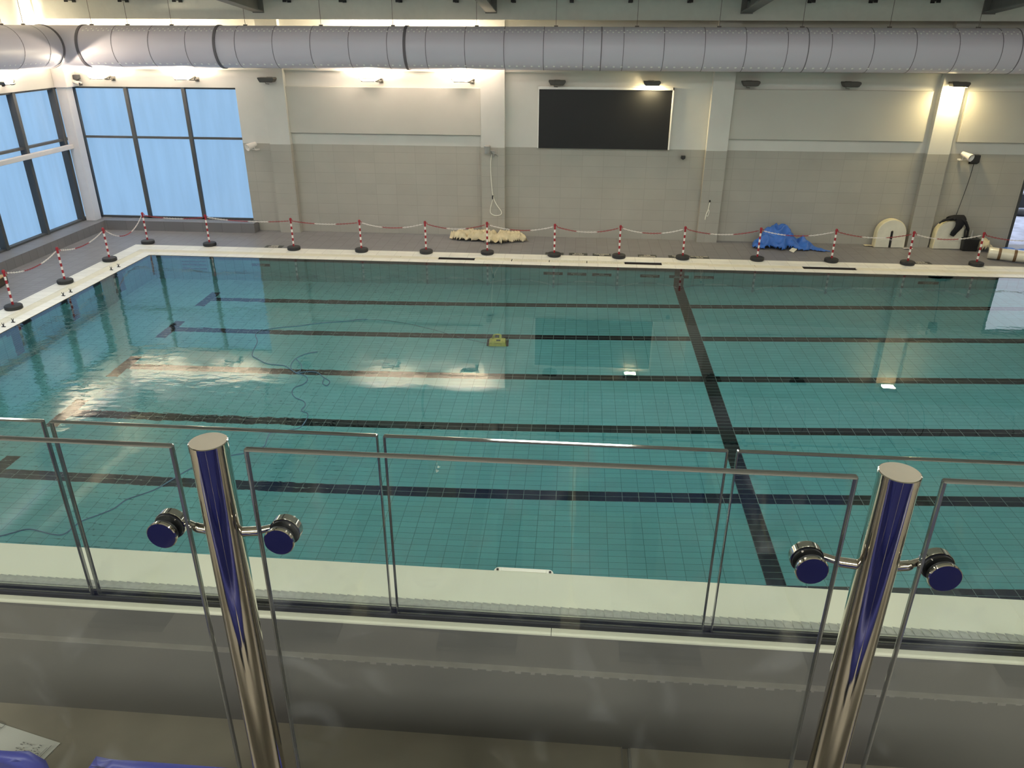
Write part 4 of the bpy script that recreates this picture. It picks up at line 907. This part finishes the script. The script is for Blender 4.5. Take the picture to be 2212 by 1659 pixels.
# white light bracket on the outer edge of the coping
r = thing('wall_light', 'white oblong light fitting with two screws on the outer edge of the parapet', 'light fitting', (-2.885, CY + 2.146, ZP - 0.005), 0.0)
rr = [(-0.105, 0), (-0.105, 0.020), (-0.100, 0.030), (-0.090, 0.035), (0.090, 0.035), (0.100, 0.030), (0.105, 0.020), (0.105, 0)]
b = MB(); b.prism(rr, -0.06, 0.0); b.build('housing', LIGHTW, r, bevel=0.003)
b = MB(); b.box(-0.080, 0.080, 0.004, 0.024, 0.0, 0.008); b.build('lip', LIGHTW, r, bevel=0.002)
for x in (-0.093, 0.093):
    b = MB(); b.lathe([(0.0045, 0.0), (0.0045, 0.003), (0, 0.0035)], 10, (x, 0.019, 0)); b.build('screw', DARK, r)

# paper on the floor
pa = thing('plan_sheet', 'white paper sheet with small grey drawings lying on the concrete floor', 'paper', (0, 0, 0))
A = Vector((-4.406, CY + 1.685, ZF + 0.002)); Bp = Vector((-4.80, CY + 1.775, ZF + 0.002)); d1 = (Bp - A).normalized(); d2 = Vector((d1.y, -d1.x, 0)); d2 = -d2 if d2.y > 0 else d2
def pp(u, v, dz=0.0): return A + d1 * u + d2 * v + Vector((0, 0, dz))
b = MB(); n = 10
vs = [pp(0.594 * i / n, 0.42 * j / n, 0.004 * math.sin(i * 0.9) ** 2 * (j / n)) for i in range(n + 1) for j in range(n + 1)]
b.add(vs, [(i * (n + 1) + j, (i + 1) * (n + 1) + j, (i + 1) * (n + 1) + j + 1, i * (n + 1) + j + 1) for i in range(n) for j in range(n)], 0, True); b.build('sheet', PAPER, pa, fix=False)
b = MB(); rnd = random.Random(5)
def mark(u0, u1, v0, v1): b.quad(pp(u0, v0, .0055), pp(u1, v0, .0055), pp(u1, v1, .0055), pp(u0, v1, .0055))
for k in range(10):
    v = 0.03 + 0.008 * k
    for q in range(5):
        if rnd.random() < 0.7: mark(0.045 + 0.016 * q, 0.045 + 0.016 * q + 0.004 + 0.009 * rnd.random(), v, v + 0.0025)
mark(0.015, 0.017, 0.02, 0.16); mark(0.022, 0.0235, 0.03, 0.12); mark(0.02, 0.05, 0.135, 0.139)
for k in range(12):
    a = 2 * PI * k / 12; a2 = 2 * PI * (k + 1) / 12; c = (0.035, 0.075)
    p = [(c[0] + rr_ * math.cos(t), c[1] + 1.8 * rr_ * math.sin(t)) for rr_, t in ((0.009, a), (0.009, a2), (0.0105, a2), (0.0105, a))]
    b.quad(*[pp(x, y, .0055) for x, y in p])
for k in range(3): mark(0.235 + 0.03 * k, 0.237 + 0.03 * k, 0.0, 0.05); mark(0.235, 0.30, 0.016 * k, 0.016 * k + 0.002)
b.build('drawing', INK, pa, fix=False)

# blue seats: the front row under the glass and the row behind it
def make_seat(folded):
    r = thing('stadium_seat', '', 'seat', (0, 0, 0), 0, 'blue plastic seats of the front row' if folded else 'blue plastic seats of the second row')
    prof = [(-0.02, 0.73, 0.19), (-0.012, 0.715, 0.21), (-0.005, 0.68, 0.235), (0.0, 0.60, 0.235), (0.012, 0.48, 0.235), (0.03, 0.40, 0.23)]
    if folded: prof += [(0.07, 0.385, 0.20), (0.08, 0.42, 0.20), (0.085, 0.47, 0.20), (0.075, 0.49, 0.195), (0.06, 0.495, 0.19)]
    else: prof = [(y, z, w * 1.15) for y, z, w in prof] + [(0.07, 0.375, 0.268), (0.18, 0.36, 0.271), (0.34, 0.37, 0.272), (0.40, 0.375, 0.266), (0.415, 0.35, 0.25), (0.41, 0.28, 0.25)]
    def shell(pr):
        b = MB(); n = 12; vs = []
        for (y, z, w) in pr:
            for k in range(n + 1):
                t = (k / n - 0.5) * 2; e = abs(t) ** 4; vs.append((w * t, y + 0.008 * e * (1 if y < 0.05 else 0), z + 0.02 * e * (1 if y >= 0.05 else 0) - (0.02 * abs(t) ** 5 if z > 0.72 else 0)))
        for i in range(len(pr) - 1):
            for k in range(n): b.add([], [], 0)
        fs = [(i * (n + 1) + k, i * (n + 1) + k + 1, (i + 1) * (n + 1) + k + 1, (i + 1) * (n + 1) + k) for i in range(len(pr) - 1) for k in range(n)]
        b.add(vs, fs, 0, True); return b
    for nm, pr in (('backrest', prof[:6]), ('seat', prof[5:])):
        o = shell(pr).build(nm, SEATM, r, fix=False, sharp=180); so = o.modifiers.new('t', 'SOLIDIFY'); so.thickness = 0.022; so.offset = 0
    b = MB(); b.box(-0.05, 0.05, 0.05, 0.15, 0.0, 0.36); b.box(-0.12, 0.12, 0.02, 0.20, 0, 0.012); b.build('pedestal', RUBBER, r)
    return r
s0 = make_seat(True)
FR = [(-4.13, 'leftmost blue seat, its rounded top at the bottom left corner'), (-3.555, 'blue seat whose straight top edge shows beside the left post'), (-2.97, 'third blue seat of the front row, below the middle glass'), (-2.42, 'fourth blue seat of the front row, below the middle glass'), (-1.87, 'fifth blue seat of the front row, below the right post')]
for i, (x, lab) in enumerate(FR):
    loc = (x, CY + 1.10, ZF)
    if i == 0: s0.location = loc; s0['label'] = lab
    else: dup(s0, loc, lab)
s1 = make_seat(False)
for i, x in enumerate((-4.1, -3.55, -3.0, -2.45, -1.9, -1.35)):
    lab = '%s blue seat of the second row, mirrored in the steel posts' % ('first', 'second', 'third', 'fourth', 'fifth', 'sixth')[i]
    if i == 0: s1.location = (x, CY + 0.12, ZN); s1['label'] = lab
    else: dup(s1, (x, CY + 0.12, ZN), lab)
